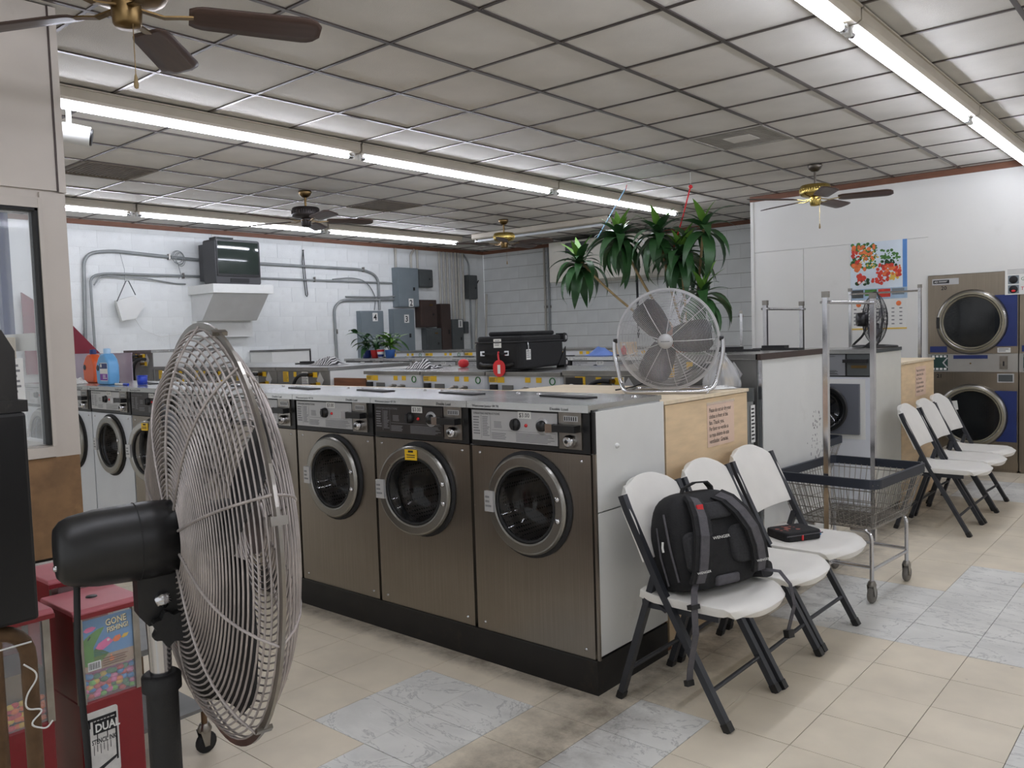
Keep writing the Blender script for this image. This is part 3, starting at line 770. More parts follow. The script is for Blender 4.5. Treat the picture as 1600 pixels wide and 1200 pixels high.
def back_grey(name, label, group, w, h, depth, top=.03):
    t = thing(name, label, 'washer', group=group); a = w/2-.004
    MB().bb(-a, a, .006, depth, 0, h-top).build('cabinet', MATS['white_paint'], t)
    MB().bb(-a, a, 0, .006, 0, h-top).build('back_panel', GALV, t)
    MB().bb(-a-.002, a+.002, -.014, depth+.01, h-top, h).build('lid', STEELH, t)
    MB().bb(-a, a, -.016, -.014, h-top+.002, h-.002).build('lid_edge', GALV, t)
    y = 0
    s1 = MB().bb(-a+.09, -a+.17, y-.002, y, h-top-.1, h-top-.01).build('yellow_sticker', YELLOW, t)
    b = MB(); lines(b, -a+.095, -a+.165, h-top-.096, h-top-.014, 7, y-.002, seed=6, frac=.3); b.build('sticker_print', INK, s1)
    MB().bb(-a+.25, -a+.29, y-.002, y, h-top-.055, h-top-.012).build('yellow_sticker', YELLOW, t)
    d_ = MB().bb(-a+.37, -a+.46, y-.002, y, h-top-.14, h-top-.01).build('data_sheet', PAPER, t)
    b = MB(); lines(b, -a+.375, -a+.455, h-top-.135, h-top-.015, 8, y-.002, seed=7); b.build('sheet_print', INKG, d_)
    MB().add([(a-.13+.05*math.cos(k*PI/2), y-.002, h-top-.08+.07*math.sin(k*PI/2)) for k in range(4)], [(0,1,2,3)]).build('diamond_mark', PLATE, t, solid=.001)
    for x, z in ((a-.2, h-top-.035), (a-.16, h-top-.12)):
        MB().bb(x-.03, x+.03, y-.003, y, z-.022, z+.022).build('yellow_sticker', YELLOW, t)
        MB().cyl((x-.04, 0, z), (x-.04, -.045, z), .016, 10).build('inlet_valve', ABRASS, t)
    hose(MB(), bez((a-.24, -.045, h-top-.035), (a-.42, -.09, h-top+.0), (a-.44, -.07, h-top-.25)), .014).build('hose', RUBBER, t)
    return t
ROW2 = 4.25
gb = back_grey('washing_machine', 'tall grey-backed washer at the right end of the second row, white side', 'washers of the second row', .68, 1.33, .895)
gb.location = (-1.9205-.34, ROW2, 0)
g2 = back_grey('washing_machine', 'grey-backed washer with wide metal lid behind the grey cage fan', 'washers of the second row', .63, 1.236, .895)
g2.location = (-2.92, ROW2, 0)
MB().bb(-.295, -.16, -.003, .0, 1.09, 1.19).build('open_terminal', BLACK, g2)
hose(MB(), bez((-.28,-.01,1.10), (-.24,-.04,1.19), (-.18,-.01,1.10)), .006).build('loose_wire', WIRE, g2)
wb = back_white('washing_machine', 'white-backed washer below the black suitcase', 'white backed washers of the second row', .66, 1.222, .895)
wb.location = (-3.575, ROW2, 0)
copy_tree(wb, (-4.238, ROW2, 0), 0, 'white-backed washer in the middle of three in the second row')
copy_tree(wb, (-4.90, ROW2, 0), 0, 'white-backed washer at the left of three, next to the reddish board')
gl = back_grey('washing_machine', 'grey-backed washer whose long white side shows beside the reddish board', 'washers of the second row', .77, 1.25, .895)
gl.location = (-6.07, ROW2, 0)
for k, lb in ((1, 'grey-backed washer right behind the top right of the big fan cage'), (2, 'grey-backed washer seen through the top of the big fan cage'), (3, 'grey-backed washer seen through the left side of the big fan cage')):
    copy_tree(gl, (-6.07-.77*k, ROW2, 0), 0, lb)
gt = back_grey('washing_machine', 'tallest grey-backed washer with black hoses behind the blue detergent bottle', 'washers of the second row', .66, 1.43, .895)
gt.location = (-9.12, ROW2, 0)
for k in range(3): MB().bb(-.27+.03*k, -.25+.03*k, -.003, 0, 1.2, 1.3-.03*k).build('yellow_sticker', YELLOW, gt)
for a_ in (-.12, .02): hose(MB(), bez((a_+.2, -.03, 1.33), (a_-.02, -.12, 1.37), (a_, -.06, 1.0)), .018).build('hose', RUBBER, gt)
tag(MB().bb(-5.66, -5.25, 4.27, 4.30, .6, 1.16).build('timber_board', OLDWOOD), 'reddish timber board wedged between grey and white washer backs', 'board')
# white side panel and brown-edged top of the row end
ep2 = thing('end_panel', 'tall scuffed white side panel of the second row behind the cart', 'panel', (-1.915, ROW2, 0))
MB().bb(0, .012, .01, .9, .1, 1.296).build('board', MATS['white_paint'], ep2)
MB().bb(0, .02, -.012, .905, 1.297, 1.33).build('top_edge', ELBRN, ep2)
MB().bb(0, .02, .0, .01, .05, 1.296).build('side_edge', CHROME, ep2); MB().bb(0, .02, .9, .91, .05, 1.296).build('side_edge', CHROME, ep2)
b = MB(); rnd = random.Random(5)
for k in range(70):
    y = .79+rnd.gauss(0, .045); z = rnd.uniform(.55, .95); b.bb(.0121, .0125, y, y+rnd.uniform(.003,.012), z, z+rnd.uniform(.004,.02))
b.build('paint_chips', INKG, ep2)
pp = thing('drain_pipe', 'grey vertical drain pipe beside the near plywood box', 'pipe', (-1.95, 4.172, 0))
MB().cyl((0,0,0), (0,0,1.08), .036, 16).build('pipe', CONDUIT, pp); MB().cyl((0,0,1.08), (0,0,1.15), .042, 16).build('pipe_cap', ELDARK, pp)
q = MB().bb(.0365, .038, -.025, .025, .86, 1.06).build('paper_label', PAPER, pp)
b = MB(); lines(b, -.02, .02, .87, 1.05, 9, .0381, axis='x', seed=9); b.build('label_print', INK, q)

# ---- third row (fronts) and fourth row (backs)
ROW3 = 6.186; Z3 = .21
p3_ = thing('machine_plinth', 'black plinth under the third row of washers', 'plinth', (-4.6, ROW3, 0))
MB().bb(-3.3, 1.99, -.004, .55, 0, .208).build('plinth_body', PLINTH, p3_)
p3b = thing('machine_plinth', 'low black plinth under the white square-door washer', 'plinth', (-2.26, ROW3, 0))
MB().bb(-.338, .338, .004, .59, 0, .104).build('plinth_body', PLINTH, p3b)
nm = ('second', 'third', 'fourth', 'fifth', 'sixth', 'seventh', 'eighth', 'ninth')
for k in range(1, 9):
    copy_tree((w_c, w_a, w_c, w_b, w_c, w_a, w_c, w_b)[k-1], (-2.603-.3335-.67*(k-1), ROW3, Z3), 0, 'stainless washer in the third row, %s from its right end' % nm[k-1], 'washers of the third row')
t = thing('washing_machine', 'white washer with square grey door at the right end of the third row', 'washer', (-2.26, ROW3, .105), 0, 'washers of the third row')
b = holed_plate(MB(), -.338, .338, 0, .985, 0, .75, .165, 0, .02); b.build('front_panel', MATS['white_enamel_front'], t)
MB().bb(-.338, -.328, .02, .6, 0, 1.15).bb(.328, .338, .02, .6, 0, 1.15).bb(-.338, .338, .59, .6, 0, 1.15).build('cabinet', MATS['white_paint'], t)
dr = holed_plate(MB(), -.25, .25, .565, .935, 0, .75, .165, -.03, -.002).build('door', mat('grey_door_plastic', (92, 95, 102), .4, var=.05), t, bevel=.012)
b = holed_plate(MB(), -.285, .285, .53, .97, 0, .75, .166, -.004, -.0005); b.build('door_recess', WHITE, t)
MB().lathe([(.165,.03),(.15,.035),(.13,.02),(.1,-.02),(0,-.03)], 30, (0, -.004, .75), (0,-1,0), cap=False).build('door_glass', mat('smoked_washer_glass', (18, 20, 22), .08, var=.1, alpha=.9), dr)
MB().lathe([(.17,.026),(.172,.036),(.158,.036)], 36, (0, -.004, .75), (0,-1,0), cap=False).build('door_ring', BLACK, dr)
MB().lathe([(.16,0),(.18,-.1),(.18,-.4),(0,-.39)], 24, (0, .02, .75), (0,-1,0), cap=False).build('drum', PERF, t)
MB().bb(-.338, .338, 0, .05, .988, 1.155).build('control_box', BLACK, t)
cp = MB().bb(-.33, .145, -.006, 0, .995, 1.15).build('control_plate', mat('grey_control_plate', (132, 134, 138), .4, var=.04), t)
text('plate_text', 'Double Loader', .017, INK, cp, (-.03, -.0065, 1.132)); b = MB(); lines(b, -.12, .1, 1.0, 1.035, 5, -.0062, seed=4); b.build('plate_print', INK, cp)
q = MB().bb(-.105, -.01, -.008, -.006, 1.093, 1.122).build('price_tag', PAPER, t); text('price', '$3.00', .025, INK, q, (-.1, -.0084, 1.099), bold=.006)
for x in (-.06, -.26): MB().lathe([(.028,0),(.026,.018),(0,.02)], 18, (x, -.006, 1.065), (0,-1,0)).build('cycle_knob', BLACK, t)
cb_ = MB().bb(.16, .325, -.012, 0, .995, 1.15).build('coin_box', ELDARK, t)
MB().bb(.14, .31, -.05, -.012, 1.09, 1.115).build('coin_slide', BLACK, cb_); MB().bb(.19, .3, -.016, -.012, 1.05, 1.07).build('coin_label', ABRASS, cb_)
MB().bb(-.34, .34, -.02, .61, 1.155, 1.185).build('lid', STEELH, t)
ep3 = thing('end_panel', 'glossy white side panel at the end of the third row', 'panel', (-1.917, ROW3, 0))
MB().bb(0, .012, .0, .615, .1, 1.262).build('board', mat('glossy_white_board', (212, 212, 204), .22, var=.05, vscale=3), ep3)
MB().bb(.001, .016, -.02, .625, 1.264, 1.29).build('top_edge', ELDARK, ep3)
ply_cover('plywood box end and top behind the third row, next to the far chairs', 6.835, 7.775, 1.165, -5.9, True)
nt = thing('paper_notice', 'faded notice taped on the far plywood box by the stacked dryers', 'notice', (-1.9115, 7.22, .87))
MB().bb(0, .0015, 0, .30, 0, .24).build('sheet', PINKPAPER, nt)
for k, s in enumerate(('Please do not air dry your', 'clothes in front of this', 'fan. Thank you.', 'Por favor no ventile su', 'su ropa delante de este', 'ventilador. Gracias.')):
    text('notice_line', s, .031, INK, nt, (.002, .02, .20-.034*k), FACE_RIGHT, sx=.72 if len(s) > 22 else .84)
r4 = back_white('washing_machine', '', 'white backed washers of the fourth row', .75, 1.29, .62)
ROW4 = 7.93; x = -5.05
for k in range(6):
    lb = 'white-backed washer in the fourth row, %s from its right end' % ('first',)[0] if k == 0 else 'white-backed washer in the fourth row, %s from its right end' % nm[k-1]
    if k == 0: r4.location = (x, ROW4, 0); r4['label'] = lb
    else: copy_tree(r4, (x-.755*k, ROW4, 0), 0, lb)

# ---- stacked dryers let into the white wall
def dryer(label, x, sec):
    t = thing('stacked_dryer', label, 'dryer', (x, 9.075, 0), 0, 'stacked dryers in the wall')
    b = MB(); a = .394
    for cz, z0, z1 in ((1.459, 1.15, 1.93), (.54, .1, .97)):
        holed_plate(b, -a, a, z0, z1, 0, cz, .255, 0, .02)
    b.bb(-a, a, .02, .7, .0, .02).bb(-a, -a+.012, .02, .7, 0, 1.93).bb(a-.012, a, .02, .7, 0, 1.93).bb(-a, a, .69, .7, 0, 1.93).bb(-a, a, .02, .69, 1.918, 1.93).bb(-a, a, .02, .69, 1.04, 1.06)
    b.build('cabinet', DRYERM, t)
    MB().bb(-a, a, .03, .05, .0, .1).build('kick_plate', DRYERM, t)
    ms = MB().bb(-a, a, -.012, .02, .972, 1.148).build('control_strip', mat('pale_control_strip', (168, 166, 160), .4, metal=.5, var=.05), t)
    MB().bb(-.16, .14, -.0135, -.012, 1.1, 1.135).build('blue_label', BLUEP, ms)
    MB().lathe([(.008,0),(.006,.006),(0,.007)], 10, (-.01,-.012,1.055), (0,-1,0)).build('strip_lock', ABRASS, ms)
    MB().bb(.24, .31, -.018, -.012, 1.0, 1.125).build('coin_slot', DULLCHR, ms)
    MB().bb(.268, .282, -.02, -.018, 1.03, 1.075).build('slot_mouth', INK, ms)
    q = MB().bb(-.36, -.21, -.014, -.012, .985, 1.14).build('picture_label', mat('dark_green_label', (30, 62, 56), .5, var=.1), ms)
    for k in range(4):
        for z in (.99, 1.115): MB().bb(-.355+k*.036, -.33+k*.036, -.0146, -.014, z, z+.02).build('label_square', PAPER, q)
    for s in (1, -1): MB().prism([(-.26,1.062),(-.22,1.062+s*.05),(-.205,1.062+s*.05),(-.245,1.062)], -.0147, -.014, 'y').build('label_stripe', PLATE, q)
    lp = MB().bb(-.355, -.115, -.002, 0, 1.835, 1.895).build('name_plate', PLATE, t)
    MB().bb(-.345, -.2, -.003, -.002, 1.848, 1.882).build('name_ground', INK, lp)
    text('name_text', 'AD', .024, PAPER, lp, (-.335, -.0033, 1.857), bold=.02); b = MB(); lines(b, -.295, -.21, 1.858, 1.874, 2, -.0032, seed=3); b.build('name_print', PAPER, lp)
    if sec == 0:
        text('number', '20', .052, INK, t, (-.275, -.001, 1.785), bold=.015)
        text('number', '21', .052, INK, t, (-.315, -.001, .912), bold=.015)
    for cz, nm_ in ((1.459, 'upper'), (.54, 'lower')):
        d = MB().lathe([(.312,.0),(.316,.02),(.3,.05),(.275,.058),(.262,.045),(.25,.02)], 48, (0, 0, cz), (0,-1,0), cap=False).build('door', RINGM, t)
        MB().lathe([(.29,.0535),(.286,.06),(.27,.06)], 44, (0,0,cz), (0,-1,0), cap=False).lathe([(.262,.046),(.252,.052),(.245,.03)], 44, (0,0,cz), (0,-1,0), cap=False).build('inner_ring', mat('dull_khaki_ring', (136, 130, 112), .4, metal=.4, var=.08), d)
        MB().lathe([(.25,.03),(0,.034)], 40, (0,0,cz), (0,-1,0), cap=False).build('door_glass', mat('smoked_dryer_glass', (26, 29, 31), .12, var=.25, vscale=5, alpha=.88), d)
        MB().bb(-.30, -.275, -.066, -.05, cz-.055, cz+.055).build('door_pull', BLACK, d)
        MB().bb(.2, .385, -.02, -.001, cz-.24, cz+.25).build('hinge_cover', BLUEP, t)
        MB().lathe([(.24,0),(.26,-.1),(.28,-.55),(0,-.56)], 28, (0,.02,cz), (0,-1,0), cap=False).build('drum', PERF, t)
    MB().bb(-.375, -.22, -.002, 0, 1.165, 1.225).build('blue_label', BLUEP, t)
    q = MB().bb(.22, .33, -.002, 0, 1.158, 1.205).build('cream_label', PAPER, t); b = MB(); lines(b, .23, .32, 1.165, 1.2, 2, -.0021, seed=8); b.build('label_print', INKG, q)
    MB().bb(.22, .36, -.006, 0, .87, .955).build('display_frame', PLATE, t); MB().bb(.23, .35, -.0075, -.006, .88, .945).build('display', ELDARK, t)
    if sec == 0:
        q = MB().bb(-.045, .065, -.0372, -.035, .6, .69, Matrix.Rotation(R(-8), 4, 'Y') @ Matrix.Translation((-.09, 0, .01))).build('taped_note', PAPER, t)
    return t
dryer('stacked dryer numbered 20 and 21 with blue hinge covers', -1.89, 0)
dryer('stacked dryer at the right edge of the picture, next to number 20', -1.093, 1)
dryer('stacked dryer furthest right in the wall, outside the picture', -.296, 2)
sg = thing('paper_sign', 'white sign with two dryer photographs taped over the dryer joint', 'sign', (-1.605, 9.052, 1.705))
MB().bb(0, .42, -.002, 0, 0, .25).build('sheet', PAPER, sg)
b = MB(); lines(b, .02, .40, .19, .24, 4, -.0021, seed=2, frac=.3); b.build('sign_print', INKG, sg)
for z in (.1, .01):
    q = MB().bb(.025, .115, -.003, -.002, z, z+.08).build('photograph', ELBOX, sg)
    MB().lathe([(.036,0),(.036,.001),(0,.0012)], 18, (.07, -.003, z+.04), (0,-1,0)).build('photo_door', INK, q)
MB().sph((.07,-.004,.035), .016, 8, 6, (1.2,.1,.7)).build('photo_clothes', REDB, sg)
text('sign_word', 'Good', .045, GREENS, sg, (.13, -.003, .13)); text('sign_word', 'Too full', .045, REDB, sg, (.13, -.003, .04))
# ================================================================ FOLDING CHAIRS
def grid_mesh(fn, nu, nv):
    vs = [fn(u/nu, v/nv) for v in range(nv+1) for u in range(nu+1)]
    fs = [(v*(nu+1)+u, v*(nu+1)+u+1, (v+1)*(nu+1)+u+1, (v+1)*(nu+1)+u) for v in range(nv) for u in range(nu)]
    return MB().add(vs, fs, True)
def fillet(pts, r, n=5):
    P = [Vector(p) for p in pts]; out = [P[0]]
    for i in range(1, len(P)-1):
        a, b = (P[i-1]-P[i]), (P[i+1]-P[i]); k = min(r, a.length*.49, b.length*.49)
        s, e = P[i]+a.normalized()*k, P[i]+b.normalized()*k
        for j in range(n+1):
            t = j/n; out.append((1-t)**2*s+2*t*(1-t)*P[i]+t*t*e)
    out.append(P[-1]); return [tuple(p) for p in out]
def chair(label, group):
    t = thing('folding_chair', label, 'chair', group=group)
    hw = .212; up = (0, 1, 0)
    fr = lambda pts, w=.0125, th=.0155: MB().tube(pts, 0, flat=(w, th, up))
    for s in (-1, 1):
        y = s*hw
        leg = fr([(.245, y, 0), (-.03, y, .485), (-.173, y, .774), (-.196, y, .83)]).build('front_leg', CHAIRF, t)
        fr([(.245, y, .0), (.228, y, .031)], .0145, .0175).build('foot_cap', BLACK, leg)
        leg = fr([(-.235, y*.94, 0), (-.062, y*.94, .532)]).build('rear_leg', CHAIRF, t)
        fr([(-.235, y*.94, 0), (-.225, y*.94, .03)], .0145, .0175).build('foot_cap', BLACK, leg)
        MB().bb(-.125, .20, y*.9-.007, y*.9+.007, .394, .424).build('seat_rail', CHAIRF, t)
        fr([(-.11, y*.93, .445), (-.015, y*.93, .395)], .006, .01).build('link_bar', CHAIRF, t)
    MB().cyl((.172, -hw, .132), (.172, hw, .132), .009, 10).build('front_crossbar', CHAIRF, t)
    MB().cyl((-.19, -hw*.93, .13), (-.19, hw*.93, .13), .009, 10).build('rear_crossbar', CHAIRF, t)
    MB().cyl((-.1, -hw*.9, .405), (-.1, hw*.9, .405), .009, 10).build('seat_crossbar', CHAIRF, t)
    def seat(u, v):
        x = -.125+.455*v; a = 2*u-1
        w = .222*(1-.06*max(0, .5-v))*(1-.16*max(0, (v-.7)/.3)**3)
        dish = -.010*(1-a*a)*math.sin(PI*min(1, v*1.1))
        edge = -.006*abs(a)**8
        return (x-.075*abs(a)**3.2*max(0, (v-.55)/.45)**2, a*w, .446+dish+edge-(.02*max(0, (v-.86)/.14)**2)+.012*max(0, (.12-v)/.12))
    grid_mesh(seat, 14, 14).build('seat', CHAIRW, t, solid=.034, bevel=.009, seg=3)
    def back(u, v):
        a = 2*u-1; z = .585+.292*v
        q = max(0, (v-.45)/.55); w = .226*math.sqrt(max(0, 1-q**3.2*.62)); w *= (1-.02*(1-v))
        x = -.088-.125*v-.024*(1-a*a)*.9-.012*v*v
        drop = .035*abs(a)**3*q*q
        return (x, a*w, z-drop)
    grid_mesh(back, 16, 12).build('backrest', CHAIRW, t, solid=.032, bevel=.010, seg=3)
    return t
near_l = ('white folding chair nearest the camera, holding the black backpack', 'white folding chair in the middle of the near three',
          'white folding chair next to the wire cart, with a black pouch on it')
far_l = ('white folding chair of the far three, nearest to the wire cart', 'white folding chair in the middle of the far three', 'white folding chair furthest back, in front of the dryers')
ch = chair(near_l[0], 'white folding chairs near the camera'); ch.location = (-1.6, 2.935, 0)
copy_tree(ch, (-1.595, 3.402, 0), R(1), near_l[1]); copy_tree(ch, (-1.60, 3.888, 0), R(-1), near_l[2])
for y, lb, a in ((6.445, far_l[0], 1), (6.925, far_l[1], 0), (7.42, far_l[2], -2)):
    copy_tree(ch, (-1.555 if y < 7 else -1.58, y, 0), R(a), lb, 'white folding chairs by the far plywood box')

# ================================================================ BACKPACK
bp = thing('backpack', 'black backpack with grey shoulder straps sitting on the nearest chair', 'backpack', (-1.54, 2.935, .458))
bp.rotation_euler = (0, R(-12), R(-20)); bp.scale = (1.06, 1.16, .85)
secs = [(0, .085, .155), (.02, .105, .172), (.12, .118, .182), (.25, .112, .178), (.34, .095, .165), (.40, .075, .145), (.435, .045, .11), (.445, .015, .06)]
def sq(t, p=.55):
    c, s = math.cos(t), math.sin(t)
    return math.copysign(abs(c)**p, c), math.copysign(abs(s)**p, s)
n = 28; vs = []; fs = []
for z, a, b in secs:
    for k in range(n):
        c, s = sq(2*PI*k/n); vs.append((a*c-(.0 if z < .3 else (z-.3)*.12), b*s, z))
for i in range(len(secs)-1):
    for k in range(n): fs.append((i*n+k, i*n+(k+1) % n, (i+1)*n+(k+1) % n, (i+1)*n+k))
fs.append(tuple(range(n))[::-1]); fs.append(tuple(range((len(secs)-1)*n, len(secs)*n)))
body = MB().add(vs, fs, True).build('pack_body', BPACK, bp, sub=1)
def fx(z): # depth of the strap side at height z
    for (z0, a0, _), (z1, a1, _) in zip(secs, secs[1:]):
        if z0 <= z <= z1: return a0+(a1-a0)*(z-z0)/(z1-z0)-(0 if z < .3 else (z-.3)*.12)
    return .03
def pad(name, pts, th, m_, par=bp):
    """cushion standing proud of the strap side; outline in (y,z)"""
    cy = sum(p[0] for p in pts)/len(pts); cz = sum(p[1] for p in pts)/len(pts)
    b = MB(); k = len(pts); V = []
    for s, h in ((1, -.012), (1, th*.6), (.86, th), (.4, th*1.15)):
        for y, z in pts: V.append((fx(cz+(z-cz)*s)+h, cy+(y-cy)*s, cz+(z-cz)*s))
    F = [(r_*k+i, r_*k+(i+1) % k, (r_+1)*k+(i+1) % k, (r_+1)*k+i) for r_ in range(3) for i in range(k)]+[tuple(range(3*k, 4*k))]
    return b.add(V, F, True).build(name, m_, par)
def rrect(y0, y1, z0, z1, r, n=4):
    out = []
    for cy, cz, t0 in ((y1-r, z1-r, 0), (y0+r, z1-r, PI/2), (y0+r, z0+r, PI), (y1-r, z0+r, 1.5*PI)):
        for k in range(n+1): out.append((cy+r*math.cos(t0+PI/2*k/n), cz+r*math.sin(t0+PI/2*k/n)))
    return out
pad('mesh_pad', rrect(-.07, .07, .31, .385, .025), .014, MESHF)
pad('mesh_pad', rrect(.03, .135, .10, .27, .04), .016, MESHF)
pad('mesh_pad', rrect(-.16, -.07, .09, .27, .035), .016, MESHF)
pad('lumbar_pad', rrect(-.05, .05, .015, .06, .012), .01, BPACKG)
for s in (-1, 1):
    pts = [(fx(z)+d, s*y, z) for z, y, d in ((.415, .055, .004), (.39, .07, .022), (.33, .088, .034), (.25, .108, .04), (.17, .122, .036), (.10, .13, .026), (.05, .135, .012))]
    st = MB().tube(pts, 0, flat=(.034, .007, (1, 0, .2))).build('shoulder_strap', BPACK, bp)
    MB().tube([(p[0]+.009, p[1], p[2]) for p in pts], 0, flat=(.017, .003, (1, 0, .2))).build('grey_webbing', BPACKG, st)
    if s < 0:
        MB().bb(fx(.37)+.036, fx(.37)+.042, -.089, -.063, .35, .385).build('strap_badge', REDB, st)
    text('strap_name', 'WENGER', .014, PAPER, st, (fx(.09)+.042, s*.13-.03, .092), FACE_RIGHT, bold=.01)
text('back_name', 'WENGER', .018, PAPER, bp, (fx(.225)+.008, -.045, .222), FACE_RIGHT, bold=.01)
MB().tube([(.0, -.06, .43), (.005, -.05, .462), (.01, 0, .482), (.01, .05, .478), (.0, .075, .452), (.0, .078, .43)], 0, flat=(.011, .004, (0, 0, 1))).build('carry_handle', BPACK, bp)
for k, (z0, z1) in enumerate(((.06, .36), (.04, .30))):
    MB().tube([(.07-.06*k, -.176, z0), (.062-.06*k, -.186, (z0+z1)/2), (.03-.05*k, -.168, z1)], .004, 6).build('side_zip', BPACKG, bp)
MB().tube([(.03, -.188, .24), (.032, -.194, .215), (.033, -.194, .195)], .004, 6).build('zip_pull', PAPER, bp)
MB().rb(-.07, .07, .165, .2, .02, .16, .03, 3, 'x').build('side_pocket', BPACK, bp)
MB().rb(-.03, .09, .17, .225, .0, .075, .02, 3, 'x').build('waist_wing', MESHF, bp)
MB().tube([(.105, -.132, .05), (.13, -.165, .02), (.145, -.185, -.04), (.135, -.19, -.16), (.075, -.188, -.31), (.06, -.187, -.36)], 0, flat=(.0125, .0015, (1, 0, .1))).build('hanging_strap', BPACKG, bp)
MB().bb(.044, .064, -.2, -.172, -.385, -.36).build('strap_clip', BLACK, bp)
MB().bb(.125, .15, -.2, -.165, -.05, -.03).build('strap_buckle', BLACK, bp)
MB().tube([(.1, .15, .05), (.16, .19, .03), (.19, .20, -.03), (.195, .2, -.12), (.165, .195, -.2), (.155, .19, -.235)], 0, flat=(.0075, .0015, (1, 0, .1))).build('hanging_strap', BPACKG, bp)
MB().bb(.14, .165, .178, .204, -.27, -.235).build('strap_clip', BLACK, bp)
# pouch on the third chair
po = thing('zip_pouch', 'small black zip pouch with a reddish printed top on the third chair', 'pouch', (-1.575, 3.87, .4545), R(62))
MB().rb(-.105, .105, -.08, .08, 0, .045, .025, 4, 'z').build('pouch_body', BPACK, po, bevel=.008)
q = MB()
for k in range(16):
    a, r_ = random.uniform(0, 6.28), random.uniform(0, .05)
    q.lathe([(random.uniform(.006,.014),0),(.0,.0008)], 7, (-.03+r_*math.cos(a)*1.2, r_*math.sin(a), .0453+.00005*k))
q.build('printed_pattern', mat('reddish_print', (150, 84, 70), .7, var=.4, vscale=40), po)['kind'] = 'stuff'
MB().tube([(-.105, -.081, .03), (.105, -.081, .03)], .003, 6).build('zip', BPACKG, po)
MB().bb(-.02, -.012, -.086, -.08, .006, .03).build('zip_tab', REDB, po)
PINKT = mat('pink_trim', (214, 96, 160), .5, var=.08)
MB().tube([(.108, -.06, .03), (.118, 0, .034), (.108, .05, .028)], .004, 6).build('pink_cord', PINKT, po)
MB().bb(.106, .124, -.05, -.01, .008, .02).build('blue_tag', LBLUE, po)

# ================================================================ WIRE LAUNDRY CARTS
def cart(label, group, top=1.64):
    t = thing('laundry_cart', label, 'cart', group=group)
    rx, ry, bx, by, zr, zb = .275, .36, .215, .262, .652, .405
    def loop(hx, hy, z, r, n=5):
        return [(p[0], p[1], z) for p in rrect(-hx, hx, -hy, hy, r, n)]
    RIM = mat('navy_black_bumper', (34, 40, 52), .5, var=.1)
    MB().tube(loop(rx, ry, zr, .05), 0, closed=True, flat=(.009, .024, (0, 0, 1))).build('rim_bumper', RIM, t)
    wr_ = .0022
    def lerp(a, b, f): return tuple(a[i]+(b[i]-a[i])*f for i in range(3))
    sides = {'front_wires': ((-rx,-ry),(rx,-ry),(-bx,-by),(bx,-by)), 'far_wires': ((rx,ry),(-rx,ry),(bx,by),(-bx,by)),
             'side_wires': ((rx,-ry),(rx,ry),(bx,-by),(bx,by)), 'inner_wires': ((-rx,ry),(-rx,-ry),(-bx,by),(-bx,-by))}
    for nm_, (a, b_, c, d) in sides.items():
        m_ = MB(); n_ = 19 if nm_ in ('side_wires', 'inner_wires') else 15
        for k in range(n_+1):
            f = k/n_; p = lerp((*a, zr), (*b_, zr), .03+.94*f); q = lerp((*c, zb), (*d, zb), f)
            m_.tube([p, lerp(p, q, .9), q], wr_, 5)
        for z in (.16, .42, .68, .9):
            m_.tube([lerp((*a, zr), (*c, zb), z), lerp((*b_, zr), (*d, zb), z)], wr_*1.15, 5)
        m_.build(nm_, DULLCHR, t)['kind'] = 'stuff'
    m_ = MB()
    for k in range(20):
        y = -by+2*by*k/19; m_.tube([(-bx, y, zb), (bx, y, zb)], wr_, 5)
    for k in range(12):
        x = -bx+2*bx*k/11; m_.tube([(x, -by, zb-.004), (x, by, zb-.004)], wr_, 5)
    m_.build('basket_floor_wires', DULLCHR, t)['kind'] = 'stuff'
    MB().tube(loop(bx, by, zb-.008, .03), .004, 6, closed=True).build('basket_base_ring', DULLCHR, t)
    lx, ly = .208, .25
    for sx in (-1, 1):
        for sy in (-1, 1):
            MB().tube(fillet([(sx*(lx-.11), sy*ly, zb-.02), (sx*lx, sy*ly, zb-.02), (sx*lx, sy*ly, .115)], .05), .0105, 10).build('leg', CHROME, t)
            c = MB().lathe([(.02,.0),(.024,.012),(.016,.03)], 12, (sx*lx, sy*ly, .09)).build('caster', DULLCHR, t)
            for s in (-1, 1): MB().prism([(-.02,.102),(.022,.102),(.014,.04),(-.004,.04)], s*.017-.0015, s*.017+.0015, 'x', Matrix.Translation((sx*lx, sy*ly-.004, 0))).build('caster_fork', DULLCHR, c)
            MB().lathe([(.012,-.0125),(.04,-.0125),(.046,-.006),(.046,.006),(.04,.0125),(.012,.0125)], 20, (sx*lx, sy*ly+.004, .0465), (1,0,0)).build('wheel', GREYRUB, c)
    for sx in (-1, 1): MB().cyl((sx*lx, -ly, .175), (sx*lx, ly, .175), .0095, 10).build('lower_bar', CHROME, t)
    for sy in (-1, 1): MB().cyl((-lx, sy*ly, .19), (lx, sy*ly, .19), .0095, 10).build('lower_bar', CHROME, t)
    for sy in (-1, 1):
        y = sy*.315
        MB().bb(-.013, .013, y-.013, y+.013, .19, top).build('post', CHROME, t)
        MB().bb(-.016, .016, y-.016, y+.016, top-.02, top+.012).build('post_cap', DULLCHR, t)
        MB().cyl((-.028, y, top-.045), (.028, y, top-.045), .007, 8).build('post_bolt', CHROME, t)
        MB().tube([(0, sy*.25, .19), (0, y, .19)], .009, 8).build('post_bracket', CHROME, t)
    MB().cyl((0, -.315, top-.045), (0, .315, top-.045), .0095, 10).build('hanging_bar', CHROME, t)
    return t
ct = cart('wire laundry cart with navy rim and hanging bar beside the near chairs', 'wire laundry carts'); ct.location = (-1.59, 4.735, 0); ct.rotation_euler = (0, 0, R(-4))
copy_tree(ct, (-2.365, 5.69, 0), R(0), 'laundry cart behind the second row, only its hanging bar in view')
copy_tree(ct, (-3.98, 8.42, 0), R(25), 'laundry cart by the wall corner, a single post in view')
